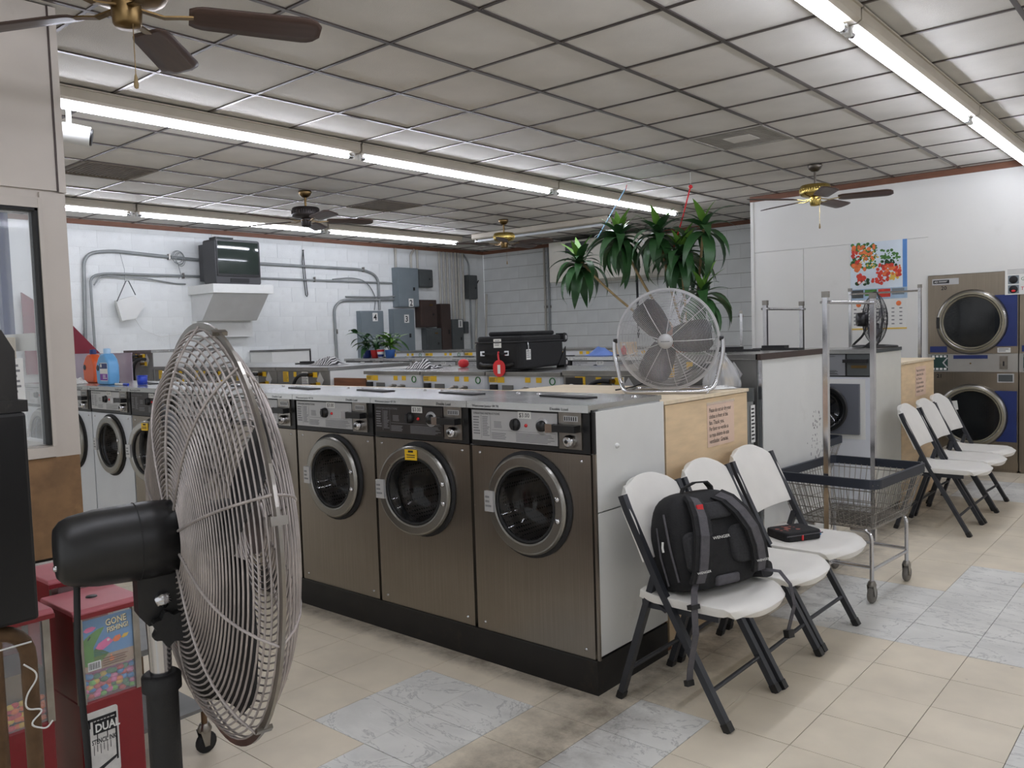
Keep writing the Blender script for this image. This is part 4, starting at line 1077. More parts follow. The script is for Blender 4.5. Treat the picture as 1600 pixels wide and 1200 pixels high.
c3 = cart('taller laundry cart whose bright bar stands before the fruit calendar', 'wire laundry carts', 1.81); c3.location = (-2.48, 8.32, 0); c3.rotation_euler = (0, 0, R(90))

# ================================================================ CAGE FANS
def cage(t, name, R_, D, sign, m_, rings, ribs, wr_, r0=.05, p=3.0):
    """domed guard of concentric wires about local Y"""
    b = MB()
    prof = lambda r: sign*D*(1-(r/R_)**p)
    for k in range(rings):
        r = r0+(R_-r0)*(k+.5)/rings
        b.ring((0, prof(r), 0), (0, 1, 0), r, wr_, 56, 4)
    b.build(name+'_rings', m_, t)['kind'] = 'stuff'
    for k in range(ribs):
        a = 2*PI*(k+.5)/ribs
        pts = [(r*math.cos(a), prof(r)+sign*wr_, r*math.sin(a)) for r in [r0*.8+(R_-r0*.8)*i/10 for i in range(11)]]
        MB().tube(pts, wr_*1.3, 5).build(name+'_rib', m_, t)
def blades(t, n, r0, r1, w, y, m_, pitch=28, a0=0):
    for k in range(n):
        a = a0+2*PI*k/n
        def fn(u, v):
            r = r0+(r1-r0)*v; ww = w*(.62+.5*math.sin(PI*min(1, v*.62+.12)))*(1 if v < .85 else 1-.3*((v-.85)/.15)**2)
            s = (u-.5)*ww; pt = R(pitch)*(1-.35*v)
            lx, ly = s*math.cos(pt), s*math.sin(pt)+.02*math.sin(PI*u)
            return (r*math.cos(a)-lx*math.sin(a), y+ly, r*math.sin(a)+lx*math.cos(a))
        grid_mesh(fn, 6, 8).build('blade', m_, t, solid=.003)
FC = Vector((-1.431, .783, 1.13))
pf = thing('pedestal_fan', 'large pedestal fan with dusty wire cage filling the left foreground', 'fan', (FC.x, FC.y, 0), R(-13.9))
hd = MB().tube([(.38*math.cos(2*PI*k/72), 0, 1.13+.38*math.sin(2*PI*k/72)) for k in range(72)], 0, closed=True, flat=(.006, .0028, (0, 1, 0))).build('cage_rim', DULLCHR, pf)
for k in range(6):
    a = 2*PI*(k+.2)/6
    MB().bb(-.007, .007, -.013, .013, -.003, .004, Matrix.Translation((.383*math.cos(a), 0, 1.13+.383*math.sin(a))) @ Matrix.Rotation(-a+PI/2, 4, 'Y')).build('rim_clip', DULLCHR, hd)
hub = bpy.data.objects.new('fan_head', None); COL.objects.link(hub); hub.parent = pf; hub.location = (0, 0, 1.13); KID.setdefault(pf.name, []).append(hub)
cage(hub, 'front_guard', .378, .085, 1, DUSTY, 26, 10, .002, .06, 5.0)
cage(hub, 'rear_guard', .378, .07, -1, DUSTY, 32, 10, .002, .07, 4.5)
blades(hub, 3, .05, .34, .2, .0, FANBLK, 30, .5)
MB().lathe([(0,-.04),(.05,-.04),(.055,.035),(.03,.045),(0,.046)], 20, (0,0,0), (0,1,0)).build('blade_hub', FANBLK, hub)
MB().lathe([(0,.09),(.055,.09),(.06,.084),(.06,.08)], 24, (0,0,0), (0,1,0)).build('guard_badge', DUSTY, hub)
MB().lathe([(0,-.256),(.042,-.256),(.053,-.247),(.06,-.232),(.066,-.195),(.069,-.11),(.067,-.068),(.05,-.064)], 32, (0,0,0), (0,1,0)).build('motor_housing', BLACK, hub)
MB().ring((0,-.13,0), (0,1,0), .0685, .0012, 32, 4).build('housing_seam', RUBBER, hub)
MB().lathe([(.006,0),(.005,.004),(0,.005)], 8, (-.0, -.256, -.025), (0,-1,0)).build('housing_screw', CHROME, hub)
py = -.1
MB().prism([(py-.035,-.06),(py+.035,-.06),(py+.035,-.13),(py+.02,-.15),(py-.02,-.15),(py-.035,-.13)], -.022, .022, 'x').build('tilt_bracket', BLACK, hub)
MB().lathe([(.015,0),(.015,.01),(.008,.014),(0,.015)], 6, (.022, py+.004, -.105), (1,0,0)).build('tilt_bolt', CHROME, hub)
b = MB()
pts = [((.028+.004*math.cos(7*t_))*math.cos(t_), (.028+.004*math.cos(7*t_))*math.sin(t_)) for t_ in [2*PI*k/42 for k in range(42)]]
b.prism(pts, .024, .045, 'x', Matrix.Translation((0, py+.012, -.155))); b.build('tilt_knob', BLACKM, hub)
MB().lathe([(.022,0),(.02,-.06),(.017,-.16)], 16, (0, py, -.14)).build('neck_tube', CHROME, pf, label='bright chrome neck').location = (0, 0, 1.13)
MB().lathe([(.034,.855),(.034,.88),(.029,.885),(.024,.885)], 20, (0, py, 0)).build('pole_collar', BLACKM, pf)
MB().cyl((0, py, .05), (0, py, .86), .0275, 20).build('pole', BLACKM, pf)
MB().lathe([(.28,0),(.28,.02),(.24,.035),(.05,.05),(.03,.07)], 32, (0, py, 0)).build('base', BLACKM, pf)
MB().tube([(-.012, -.225, 1.068), (-.014, -.23, .95), (-.01, -.225, .75), (-.02, -.23, .45), (-.02, -.26, .12), (-.04, -.3, .025), (-.2, -.45, .008), (-.5, -.5, .008)], .0055, 8).build('power_cord', RUBBER, pf)

# ---- grey drum fan on the plywood box
gf = thing('floor_fan', 'grey round cage fan with tube stand on the near plywood box', 'fan', (-2.16, 3.72, 1.1555), R(22))
gh = bpy.data.objects.new('fan_head', None); COL.objects.link(gh); gh.parent = gf; gh.location = (0, 0, .27); gh.rotation_euler = (R(-6), 0, PI); KID.setdefault(gf.name, []).append(gh)
MB().tube([(.255*math.cos(2*PI*k/64), 0, .255*math.sin(2*PI*k/64)) for k in range(64)], 0, closed=True, flat=(.007, .003, (0, 1, 0))).build('cage_rim', FANGREY, gh)
cage(gh, 'front_guard', .255, .075, 1, FANGREY, 32, 9, .0015, .036, 3.2)
cage(gh, 'rear_guard', .255, .07, -1, FANGREY, 15, 8, .0015, .05, 3.2)
COPPER_SHEEN = mat('coppery_blade_sheen', (150, 104, 84), .35, metal=.4, var=.2)  # coppery reflection off the blades, painted into the motor housing colour
blades(gh, 3, .03, .225, .15, -.005, FANBLK, 26, .95)
MB().lathe([(0,.082),(.035,.081),(.037,.074),(.037,.07)], 24, (0,0,0), (0,1,0)).build('guard_badge', PLATE, gh)
b = MB(); b.bb(-.022, .022, .0822, .0826, -.002, .002); b.build('badge_print', INKG, gh)
MB().lathe([(0,-.14),(.05,-.135),(.06,-.1),(.06,-.05),(.03,-.045)], 20, (0,0,0), (0,1,0)).build('motor_housing', COPPER_SHEEN, gh)
for s in (-1, 1): MB().lathe([(.012,0),(.012,.02),(0,.022)], 10, (s*.258, 0, 0), (s,0,0)).build('pivot_knob', BLACK, gh)
MB().tube(fillet([(-.275, 0, .27), (-.275, .0, .2), (-.235, -.02, .03), (-.2, -.11, .0115), (.2, -.11, .0115), (.235, -.02, .03), (.275, 0, .2), (.275, 0, .27)], .05, 5), .011, 10).build('tube_stand', CHROME, gf)
MB().tube(fillet([(-.2, -.1, .0115), (-.19, .16, .0115), (.19, .16, .0115), (.2, -.1, .0115)], .06, 5), .011, 10).build('rear_foot', CHROME, gf)
MB().tube(bez((.0, .12, .16), (-.1, .25, .02), (-.3, .12, .006)), .004, 6).build('power_cord', RUBBER, gf)
# ---- black drum fan on the third row
bf = thing('floor_fan', 'black cage fan seen side-on upon the third row of washers', 'fan', (-1.995, 6.47, 1.292), R(-58))
bh = bpy.data.objects.new('fan_head', None); COL.objects.link(bh); bh.parent = bf; bh.location = (0, 0, .215); KID.setdefault(bf.name, []).append(bh)
MB().tube([(.2*math.cos(2*PI*k/48), 0, .2*math.sin(2*PI*k/48)) for k in range(48)], 0, closed=True, flat=(.006, .003, (0, 1, 0))).build('cage_rim', BLACK, bh)
cage(bh, 'front_guard', .2, .075, 1, BLACK, 16, 8, .0013, .03, 3.0); cage(bh, 'rear_guard', .2, .075, -1, BLACK, 14, 8, .0013, .04, 3.0)
blades(bh, 3, .03, .175, .12, 0, mat('grey_fan_blade', (126, 126, 130), .4, metal=.3, var=.1), 26, .3)
MB().lathe([(0,-.13),(.05,-.125),(.055,-.06),(.03,-.05)], 18, (0,0,0), (0,1,0)).build('motor_housing', BLACK, bh)
MB().tube(fillet([(-.21, 0, .215), (-.21, -.02, .1), (-.19, -.12, .012), (.19, -.12, .012), (.21, -.02, .1), (.21, 0, .215)], .05), .009, 8).build('tube_stand', BLACK, bf)
MB().tube(fillet([(-.18, -.11, .012), (-.17, .12, .012), (.17, .12, .012), (.18, -.11, .012)], .05), .009, 8).build('rear_foot', BLACK, bf)

# ================================================================ CEILING FANS
def ceiling_fan(label, x, y, drop, met, a0, rad=.66, motor=None, chain=True, bl=BLADE, rodm=None):
    """hub bottom hangs drop below the ceiling"""
    t = thing('ceiling_fan', label, 'ceiling fan', (x, y, CEIL-.003), 0, 'ceiling fans')
    z = -drop; motor = motor or met
    MB().lathe([(0,0),(.062,0),(.066,-.012),(.055,-.04),(.03,-.062),(.014,-.066)], 24).build('canopy', rodm or met, t)
    MB().cyl((0,0,-.06), (0,0,z+.185), .0115, 12).build('down_rod', rodm or met, t)
    MB().lathe([(.02,z+.2),(.06,z+.195),(.122,z+.188),(.134,z+.178),(.136,z+.112),(.128,z+.098),(.1,z+.085),(.05,z+.075)], 32).build('motor', motor, t)
    b = MB()
    for k in range(40):
        a = 2*PI*k/40; b.cyl((.1375*math.cos(a), .1375*math.sin(a), z+.125), (.1375*math.cos(a), .1375*math.sin(a), z+.155), .0035, 5)
    b.build('motor_beading', motor, t)['kind'] = 'stuff'
    MB().lathe([(.05,z+.08),(.05,z+.055),(.047,z+.012),(.04,z),(0,z-.004)], 24).build('switch_cup', met if motor is not DKMETAL else DKMETAL, t)
    for k in range(5):
        a = a0+2*PI*k/5; M_ = Matrix.Rotation(a, 4, 'Z')
        MB().tube([(.045, 0, z+.062), (.12, 0, z+.046), (.17, 0, z+.052), (.215, 0, z+.056)], 0, flat=(.014, .003, (0,0,1))).build('blade_arm', met, t).rotation_euler = (0, 0, a)
        def fn(u, v):
            r = .2+(rad-.2)*v; e_ = max(0, (v-.86)/.14, (.12-v)/.12*.8); w = (.064+.012*v)*math.sqrt(1-.82*e_*e_); s = (u-.5)*2*w
            return (r, s, z+.058-s*.24)
        o = grid_mesh(fn, 4, 22).build('blade', bl, t, solid=.006); o.rotation_euler = (0, 0, a)
    if chain:
        c = MB().cyl((.04, 0, z+.02), (.04, 0, z-.17), .0016, 6).build('pull_chain', met, t)
        MB().lathe([(.002,z-.165),(.005,z-.175),(.0085,z-.2),(.007,z-.212),(0,z-.216)], 10, (.04, 0, 0)).build('chain_pull', STEM, c)
    return t
ceiling_fan('brass ceiling fan with walnut blades in the upper left foreground', -2.88, 1.37, .385, ABRASS, R(64), .66)
ceiling_fan('dark ceiling fan hanging in front of the television-side strip light', -6.94, 4.985, .35, ABRASS, R(-14), .66, DKMETAL, False)
ceiling_fan('ceiling fan in the far corner before the electric boxes', -7.09, 8.135, .36, ABRASS, R(20), .66, BRASS, True)
ceiling_fan('polished brass ceiling fan in front of the white wall', -2.912, 7.745, .375, BRASS, R(14), .66, BRASS, True, BLADE, NICKEL)
# ================================================================ TELEVISION WALL
def on_wall(name, label, cat, y, z, group=None): return thing(name, label, cat, (XL, y, z), 0, group)
sh = on_wall('tv_shelf', 'white bracket shelf carrying the television on the block wall', 'shelf', 5.79, 1.56)
MB().bb(0, .62, -.425, .425, .545, .655).build('shelf_top', WHITE, sh)
MB().prism([(0,.545),(.56,.545),(.25,.21),(0,.21)], -.39, .39, 'y', Matrix.Identity(4)).build('sloped_support', mat('grey_white_board', (204, 205, 204), .5, var=.04), sh)
MB().bb(0, .12, -.40, .40, .0, .21).build('wall_cleat', WHITE, sh)
tv = on_wall('television', 'old dark grey tube television on the white wall shelf', 'television', 5.76, 2.217)
tv.location = (XL+.28, 5.755, 2.2155)
MB().rb(0, .29, -.315, .315, 0, .56, .03, 3, 'x').build('casing', TVBODY, tv, bevel=.008)
MB().prism([(-.26,.06),(.26,.06),(.26,.52),(-.26,.52)], -.2, 0, 'x').build('rear_casing', TVBODY, tv)
def scr(u, v):
    a, b_ = 2*u-1, 2*v-1
    return (.293+.02*(1-a*a*.5-b_*b_*.5), a*.285, .33+b_*.2)
grid_mesh(scr, 8, 8).build('screen', SCREEN, tv)
b = MB(); b.bb(.285, .3, -.3, .3, .53, .545).bb(.285, .3, -.3, .3, .1, .13).bb(.285, .3, -.3, -.283, .13, .53).bb(.285, .3, .283, .3, .13, .53); b.build('screen_bezel', BLACK, tv)
MB().bb(.285, .296, -.12, .14, .025, .075).build('control_flap', BLACK, tv)
cbx = thing('converter_box', 'small black converter box on top of the television', 'box', (XL+.42, 5.62, 2.777))
MB().bb(-.08, .08, -.12, .12, 0, .03).build('box_body', BLACK, cbx); MB().bb(.08, .082, -.1, .1, .008, .022).build('box_front', SCREEN, cbx)
ol = on_wall('wall_outlet', 'white wall outlet with black plug above the television', 'outlet', 5.78, 2.83)
MB().bb(0, .012, -.05, .05, 0, .07).build('cover_plate', PAPER, ol); MB().bb(.012, .05, -.03, .0, .01, .04).build('plug', BLACK, ol)
cc = on_wall('cable_coil', 'grey coil of cable hanging beside the television', 'cable', 5.22, 2.40)
for k in range(4): MB().ring((.055+.008*k, .01*k, .18-.012*k), (1, .15*k, 0), .075+.008*(k % 2), .004, 24, 5).build('cable_loop', CONDUIT, cc)
MB().tube([(.06, 0, .1), (.06, .03, -.04), (.06, .0, -.1)], .004, 6).build('cable_tail', CONDUIT, cc)

def conduit(label, pts, r=.016, r_f=.12, m_=CONDUIT, clips=()):
    P = fillet([(XL+.008+r+(p[2] if len(p) > 2 else 0), p[0], p[1]) for p in pts], r_f, 6)
    y0, z0 = pts[0][0], pts[0][1]
    t = thing('conduit', label, 'conduit', (XL, y0, z0), 0, 'conduits on the block wall')
    MB().tube([(p[0]-XL, p[1]-y0, p[2]-z0) for p in P], r, 8).build('pipe', m_, t)
    for y, z in clips: MB().bb(.004, 2*r+.014, y-y0-.008, y-y0+.008, z-z0-.035, z-z0+.035).build('clip', DULLCHR, t)
    return t
conduit('upper grey conduit bending over at the left of the television', [(4.05, 1.2), (4.10, 2.56), (4.4, 2.615), (5.40, 2.56), (6.1, 2.55), (8.2, 2.537), (8.49, 2.45), (8.495, 1.92)], .02, .16, clips=((5.12, 2.575), (8.2, 2.537)))
conduit('middle grey conduit crossing behind the television', [(4.15, 1.2, .045), (4.14, 2.30, .045), (4.32, 2.34, .045), (5.3, 2.345), (6.4, 2.352), (8.775, 2.345)], .015, .12, clips=((5.3, 2.346), (7.3, 2.36)))
conduit('thin grey conduit sagging below the middle conduit', [(4.19, 2.2, .03), (4.27, 2.315, .03), (4.8, 2.30, .03), (5.2, 2.245), (5.33, 2.243)], .009, .1)
conduit('thin grey cable looping down beside panel four', [(7.6, 2.37, .03), (7.95, 2.41, .03), (8.25, 2.36, .03), (8.44, 2.12), (8.40, 1.92)], .008, .2)
conduit('rusty conduit turning down left of panel four', [(8.79, 2.09), (7.75, 2.065), (7.62, 1.95), (7.64, 1.1)], .02, .14, clips=((7.645, 1.6),))
conduit('thin conduit into the lower side of panel two', [(8.79, 2.14, .03), (8.6, 2.12, .03), (7.85, 2.12, .0)], .012, .08)
tops = ((8.865, 2.6, 'above panel two, left'), (9.19, 2.6, 'above panel two, right, with a bend'), (9.33, 2.59, 'above the small grey box'), (9.83, 2.03, 'first of the vertical bundle'), (9.925, 2.03, 'second of the vertical bundle'),
        (10.015, 1.77, 'third of the vertical bundle'), (10.12, 1.77, 'fourth of the vertical bundle'), (10.21, 1.77, 'fifth of the vertical bundle'), (10.285, 1.77, 'sixth of the vertical bundle'), (10.39, 1.73, 'last of the vertical bundle'))
for y, zb_, wh in tops:
    conduit('pale painted pipe '+wh, [(y, zb_), (y, 2.9)] if 'bend' not in wh else [(y, zb_), (y, 2.82), (y+.08, 2.9)], .019, .05, PIPEW)
conduit('grey pipe rising into the switch box by the corner', [(10.56, 1.2), (10.56, 2.11)], .015, .05, CONDUIT)
conduit('bent grey pipe above the switch box', [(10.55, 2.53), (10.55, 2.75), (10.42, 2.88)], .014, .1, CONDUIT)

def ebox(label, y0, y1, z0, z1, d, m_, number=None, louvre=False, handle=False, numz=.1, numy=.55):
    t = thing('electric_box', label, 'electric box', (XL, (y0+y1)/2, z0), 0, 'electric boxes on the block wall')
    a, h = (y1-y0)/2-.003, z1-z0
    MB().bb(0, d, -a, a, 0, h).build('box_body', m_, t)
    dr = MB().bb(d, d+.012, -a+.012, a-.004, .012, h-.012).build('box_door', m_, t, bevel=.004)
    MB().bb(d+.012, d+.02, a*.45, a*.6, h*.42, h*.5).build('door_latch', BLACK, dr)
    if number:
        w_ = .05; yc = -a+2*a*numy
        q = MB().bb(d+.0125, d+.014, yc-w_, yc+w_, h-numz-.13, h-numz).build('number_card', PAPER, t)
        text('number', number, .13, INK, q, (d+.0145, yc, h-numz-.112), FACE_RIGHT, 'CENTER', bold=.02)
    if louvre:
        for k in range(int(h/.03)-3): MB().bb(d+.012, d+.017, -a+.03, a-.03, .03+k*.03, .045+k*.03).build('louvre', m_, dr)
        MB().bb(d+.012, d+.014, a*.1, a*.5, h-.1, h-.07).build('maker_plate', ABRASS, dr)
    if handle:
        MB().tube([(d*.6, a, h*.6), (d*.6, a+.04, h*.66), (d*.6+.02, a+.06, h*.8)], .01, 6).build('switch_handle', BLACK, t)
    return t
ebox('tall grey breaker panel marked 4', 8.05, 8.51, 1.15, 1.905, .09, ELBOX, '4', numz=.03, numy=.62)
ebox('grey breaker panel marked 2 with conduits entering its left side', 8.79, 9.248, 1.97, 2.59, .12, ELBOX, '2', numz=.49, numy=.6)
ebox('grey breaker panel marked 3 behind the leafy pot plants', 8.69, 9.148, 1.15, 1.935, .1, ELBOX, '3', numz=.09, numy=.62)
ebox('small dark grey box to the right of panel two', 9.256, 9.582, 2.29, 2.58, .11, ELDARK, None)
ebox('brown louvred box below the small grey box', 9.258, 9.625, 1.64, 2.085, .13, ELBRN, None, True)
ebox('lower grey louvred box under the brown louvred box', 9.38, 9.725, 1.15, 1.62, .12, ELDARK, None, True)
ebox('tall dark brown box left of panel one', 9.74, 9.978, 1.15, 2.025, .1, ELBRN, None)
ebox('dark panel marked 1 under the vertical pipes', 9.99, 10.28, 1.15, 1.765, .1, ELDARK, '1', numz=.01, numy=.72)
ebox('small dark box right of panel one', 10.305, 10.43, 1.52, 1.725, .08, ELDARK, None)
ebox('dark switch box with lever handle by the corner', 10.43, 10.665, 2.115, 2.525, .1, ELDARK, None, False, True)
st = on_wall('hanging_strap', 'black strap hanging from a hook on the block wall', 'strap', 7.13, 2.11)
MB().tube([(.02, 0, .66), (.025, -.03, .5), (.03, -.02, .25), (.03, .0, .02), (.03, .02, .0), (.03, .035, .03), (.03, .01, .3), (.025, .0, .55), (.02, 0, .66)], 0, flat=(.006, .002, (1, 0, 0))).build('strap', BLACK, st)
MB().cyl((0, 0, .66), (.03, 0, .66), .008, 8).build('hook', DKMETAL, st); MB().tube([(.01, 0, .66), (.01, 0, .79)], .002, 5).build('hook_wire', WIRE, st)
wp = on_wall('white_plate', 'white tilted metal box hung by a wire from the conduits', 'box', 4.56, 1.78)
MB().prism([(-.155,.24),(.06,.30),(.19,.2),(.07,.03),(-.1,.0)], .055, .115, 'x').build('box_body', WHITE, wp)
MB().tube([(.118, -.15, .23), (.118, -.03, .475), (.118, .0, .475), (.118, .075, .31)], .006, 6).build('wire_hanger', ELDARK, wp)
MB().tube([(.06, -.02, .47), (.05, -.01, .62), (.06, -.06, .83)], .003, 6).build('hanging_wire', CONDUIT, wp)
MB().tube([(.09, .05, .05), (.07, .15, -.1), (.03, .4, -.2), (.02, .7, -.16)], .003, 6).build('loose_wire', WIRE, wp)
rb = on_wall('crimson_board', 'crimson triangular board against the block wall behind the booth post', 'board', 3.7, 1.2)
MB().prism([(-.3,0),(.5,0),(.5,.2),(.17,.58),(-.3,.9)], .06, .09, 'x').build('board', CRIMSON, rb); MB().bb(.059, .094, -.3, .5, 0, .03).build('board_edge', CRIMSON, rb)
wc = thing('white_cabinet', 'low white cabinet with dark edge against the block wall below the television', 'cabinet', (-9.77, 6.5, 0))
MB().bb(-.26, .26, -.3, .3, 0, 1.345).build('cabinet_body', WHITE, wc); MB().bb(.258, .272, .286, .302, 0, 1.345).build('dark_edge', BLACK, wc); MB().bb(-.26, .266, -.306, .306, 1.345, 1.37).build('cabinet_top', GALV, wc)

# ---- far wall
ac = thing('air_conditioner', 'long cream air conditioner box on the far wall behind the plants', 'air conditioner', (-7.19, 10.62, 2.27))
MB().bb(-.91, .91, -.27, .325, 0, .62).build('casing', ACW, ac, bevel=.01)
MB().bb(-.58, -.18, -.275, -.27, .43, .585).build('air_outlet', BLACK, ac)
for k in range(5): MB().bb(-.58, -.18, -.285, -.272, .44+k*.03, .446+k*.03).build('outlet_slat', ELDARK, ac)
MB().bb(.55, .88, -.274, -.27, .05, .3).build('access_panel', ACW, ac); MB().lathe([(.02,0),(.015,.01),(0,.012)], 10, (.7,-.274,.2), (0,-1,0)).build('panel_knob', BLACK, ac)
MB().tube(fillet([(.75, -.27, .12), (.75, -.36, .12), (.76, -.36, -.4), (.76, -.36, -.9)], .05), .018, 8).build('drain_hose', RUBBER, ac)
for x in (-.85, .35): MB().cyl((x, 0, .62), (x, 0, .68), .008, 6).build('hanger_rod', BLACK, ac)
for k, (x, lb) in enumerate(((-8.65, 'pale vertical pipe on the far block wall left of the air conditioner'), (-8.57, 'grey vertical pipe beside the pale pipe on the far wall'))):
    t = thing('conduit', lb, 'conduit', (x, YB-.025, 0), 0, 'pipes on the far wall'); MB().cyl((0, 0, .9), (0, 0, 2.9), .018, 8).build('pipe', (PIPEW, CONDUIT)[k], t); MB().bb(-.03, .03, .0, .02, 1.9, 1.94).build('clip', DULLCHR, t)
for k, (x0, x1, h, lb) in enumerate(((-9.98, -9.9, 2.2, 'white tube leaning in the far corner, right one'), (-10.0, -10.0, 2.15, 'white tube leaning in the far corner, left one'))):
    t = thing('leaning_tube', lb, 'tube', (x1+.02+.1*k*-.3, 10.62-.12*k, 0)); MB().cyl((.06, 0, 0), (0, .2, h), .02, 10).build('tube', PIPEW, t); MB().cyl((.06, 0, 0), (.058, .006, .05), .022, 10).build('tube_end', PAPER, t)

# ---- fruit calendar on the white wall
cal = thing('wall_calendar', 'fruit picture calendar hanging on the white wall', 'calendar', (-2.768, RW-.0005, 1.41))
MB().bb(-.283, .283, -.004, 0, .43, .915).build('picture_sheet', mat('pale_sky_print', (214, 226, 236), .5, var=.1, vscale=3), cal)
MB().bb(.24, .2831, -.0046, -.004, .43, .915).build('blue_border', mat('blue_print', (92, 142, 206), .5, var=.06), cal)
rnd = random.Random(11)
FR = [mat('print_red', (206, 64, 50), .5, var=.2, vscale=30), mat('print_orange', (226, 120, 66), .5, var=.2, vscale=30), mat('print_green', (72, 122, 58), .5, var=.3, vscale=30), mat('print_yellow', (226, 190, 90), .5, var=.15), mat('print_dark_green', (36, 72, 40), .5, var=.3)]
def disc(mb, x, z, r, y, sx=1, sz=1, n=10): mb.add([(x+r*sx*math.cos(2*PI*k/n), y, z+r*sz*math.sin(2*PI*k/n)) for k in range(n)], [tuple(range(n))])
P = {k: MB() for k in range(5)}
lay = .0042
def spot(ci, cx, cz, w, h, n, r0, r1):
    global lay
    for _ in range(n):
        lay += .000004
        disc(P[ci], max(-.27, min(.235, cx+rnd.uniform(-w, w))), cz+rnd.uniform(-h, h), rnd.uniform(r0, r1), -lay, rnd.uniform(.7, 1.3), rnd.uniform(.7, 1.3))
spot(2, -.14, .77, .13, .13, 110, .007, .018); spot(4, -.14, .79, .13, .11, 50, .005, .012); spot(3, -.1, .75, .1, .1, 30, .006, .012); spot(1, -.15, .81, .11, .07, 26, .012, .022); spot(0, -.23, .74, .035, .1, 12, .012, .024); spot(1, -.19, .67, .06, .05, 12, .014, .024)
spot(2, .12, .76, .09, .06, 40, .006, .018); spot(4, .1, .68, .08, .03, 20, .008, .018); spot(3, .17, .55, .05, .03, 16, .012, .022); spot(0, .1, .61, .11, .06, 46, .013, .022); spot(1, .14, .61, .08, .05, 16, .01, .018); spot(0, .02, .51, .08, .03, 22, .012, .02)
spot(4, -.17, .5, .07, .03, 12, .012, .025); spot(0, -.17, .54, .04, .035, 10, .015, .025)
for k, b in P.items(): b.build('fruit_print', FR[k], cal)['kind'] = 'stuff'
b = MB()
for x in (-.19, -.145): disc(b, x, .5, .014, -lay-.0001)
b.build('peeled_fruit', PAPER, cal)
for k in range(4): MB().bb(-.27+.135*k, -.15+.135*k, -.0052, -.0046, .335+.02*(k % 2), .42).build('small_photo', (ELDARK, FR[2], FR[0], ELBOX)[k], cal)
MB().bb(-.283, .283, -.0046, 0, .315, .43).build('photo_strip', mat('pale_blue_print', (160, 184, 206), .5, var=.15, vscale=12), cal)
MB().bb(-.278, .278, -.003, 0, .0, .315).build('month_sheet', PAPER, cal)
MB().bb(-.278, .278, -.0034, -.003, .0, .016).build('green_edge', FR[3], cal)
b = MB()
for r_ in range(5):
    for c in range(7): b.bb(-.25+.076*c, -.222+.076*c, -.0032, -.003, .05+.04*r_, .062+.04*r_)
b.build('dates_print', INKG, cal)['kind'] = 'stuff'
for x in (-.2, .2):
    q = MB(); disc(q, x, .265, .026, -.0035, n=16); q.build('round_seal', FR[1], cal)

# ================================================================ ON THE ROWS
su = thing('suitcase', 'black soft suitcase with red tag lying on the white-backed washers', 'suitcase', (-3.89, 4.615, 1.2225), R(11.7)); su.scale = (1.1, 1.06, 1.1)
MB().rb(-.175, .175, -.335, .315, .012, .185, .05, 5, 'z').build('case_body', BPACK, su, bevel=.02, seg=3)
MB().rb(-.165, .165, -.325, .305, .18, .222, .05, 5, 'z').build('case_lid', BPACK, su, bevel=.015, seg=3)
MB().rb(-.13, .13, -.24, .28, .222, .25, .05, 5, 'z').build('front_pocket', BPACK, su, bevel=.012, seg=3)
MB().tube([(p[0], p[1], .184) for p in rrect(-.176, .176, -.336, .316, .05)], .005, 6, closed=True).build('zip', MESHF, su)
MB().tube([(-.09, -.34, .115), (-.075, -.365, .112), (.055, -.365, .112), (.07, -.34, .115)], 0, flat=(.014, .006, (0, 0, 1))).build('end_handle', BPACK, su)
for x in (-.1, .075): MB().bb(x-.016, x+.016, -.345, -.336, .1, .13).build('handle_plate', CHROME, su)
MB().tube([(-.12, -.338, .05), (-.09, -.352, .04), (.09, -.352, .04), (.12, -.338, .05)], .014, 8).build('pull_handle', BLACK, su)
MB().bb(-.02, .035, -.3385, -.337, .15, .205).build('claim_sticker', PAPER, su); MB().bb(.1755, .177, -.27, -.21, .07, .135).build('claim_sticker', PAPER, su)
b = MB(); lines(b, -.012, .028, .16, .2, 4, -.3386, seed=3); lines(b, -.265, -.215, .08, .13, 4, .1771, axis='x', seed=4); b.build('sticker_print', INKG, su)
q = MB().rb(-.0, .085, -.39, -.385, -.03, .075, .042, 5, 'y').build('luggage_tag', REDB, su); MB().bb(.032, .052, -.3905, -.39, -.01, .045).build('tag_card', PAPER, q)
MB().tube([(.042, -.387, .07), (.037, -.385, .1), (.03, -.368, .125)], .006, 6).build('tag_loop', REDB, su)
MB().tube([(.178, -.25, .18), (.182, -.25, .15), (.181, -.252, .12)], .004, 6).build('zip_pull', CHROME, su)
for x in (-.14, .14):
    for z in (.03, .2):
        c = MB().bb(x-.03, x+.03, .31, .335, z-.03, z+.03).build('wheel_mount', BLACKM, su)
        MB().lathe([(.008,-.012),(.03,-.012),(.033,0),(.03,.012),(.008,.012)], 16, (x+.012, .36, z), (1,0,0)).build('wheel', BLACKM, c); MB().lathe([(0,0),(.016,0),(.014,.004),(0,.005)], 12, (x+.024, .36, z), (1,0,0)).build('wheel_cap', PLATE, c)
MB().prism([(.19,.015),(.317,.015),(.317,.14)], .1755, .181, 'x').build('corner_guard', BLACKM, su)
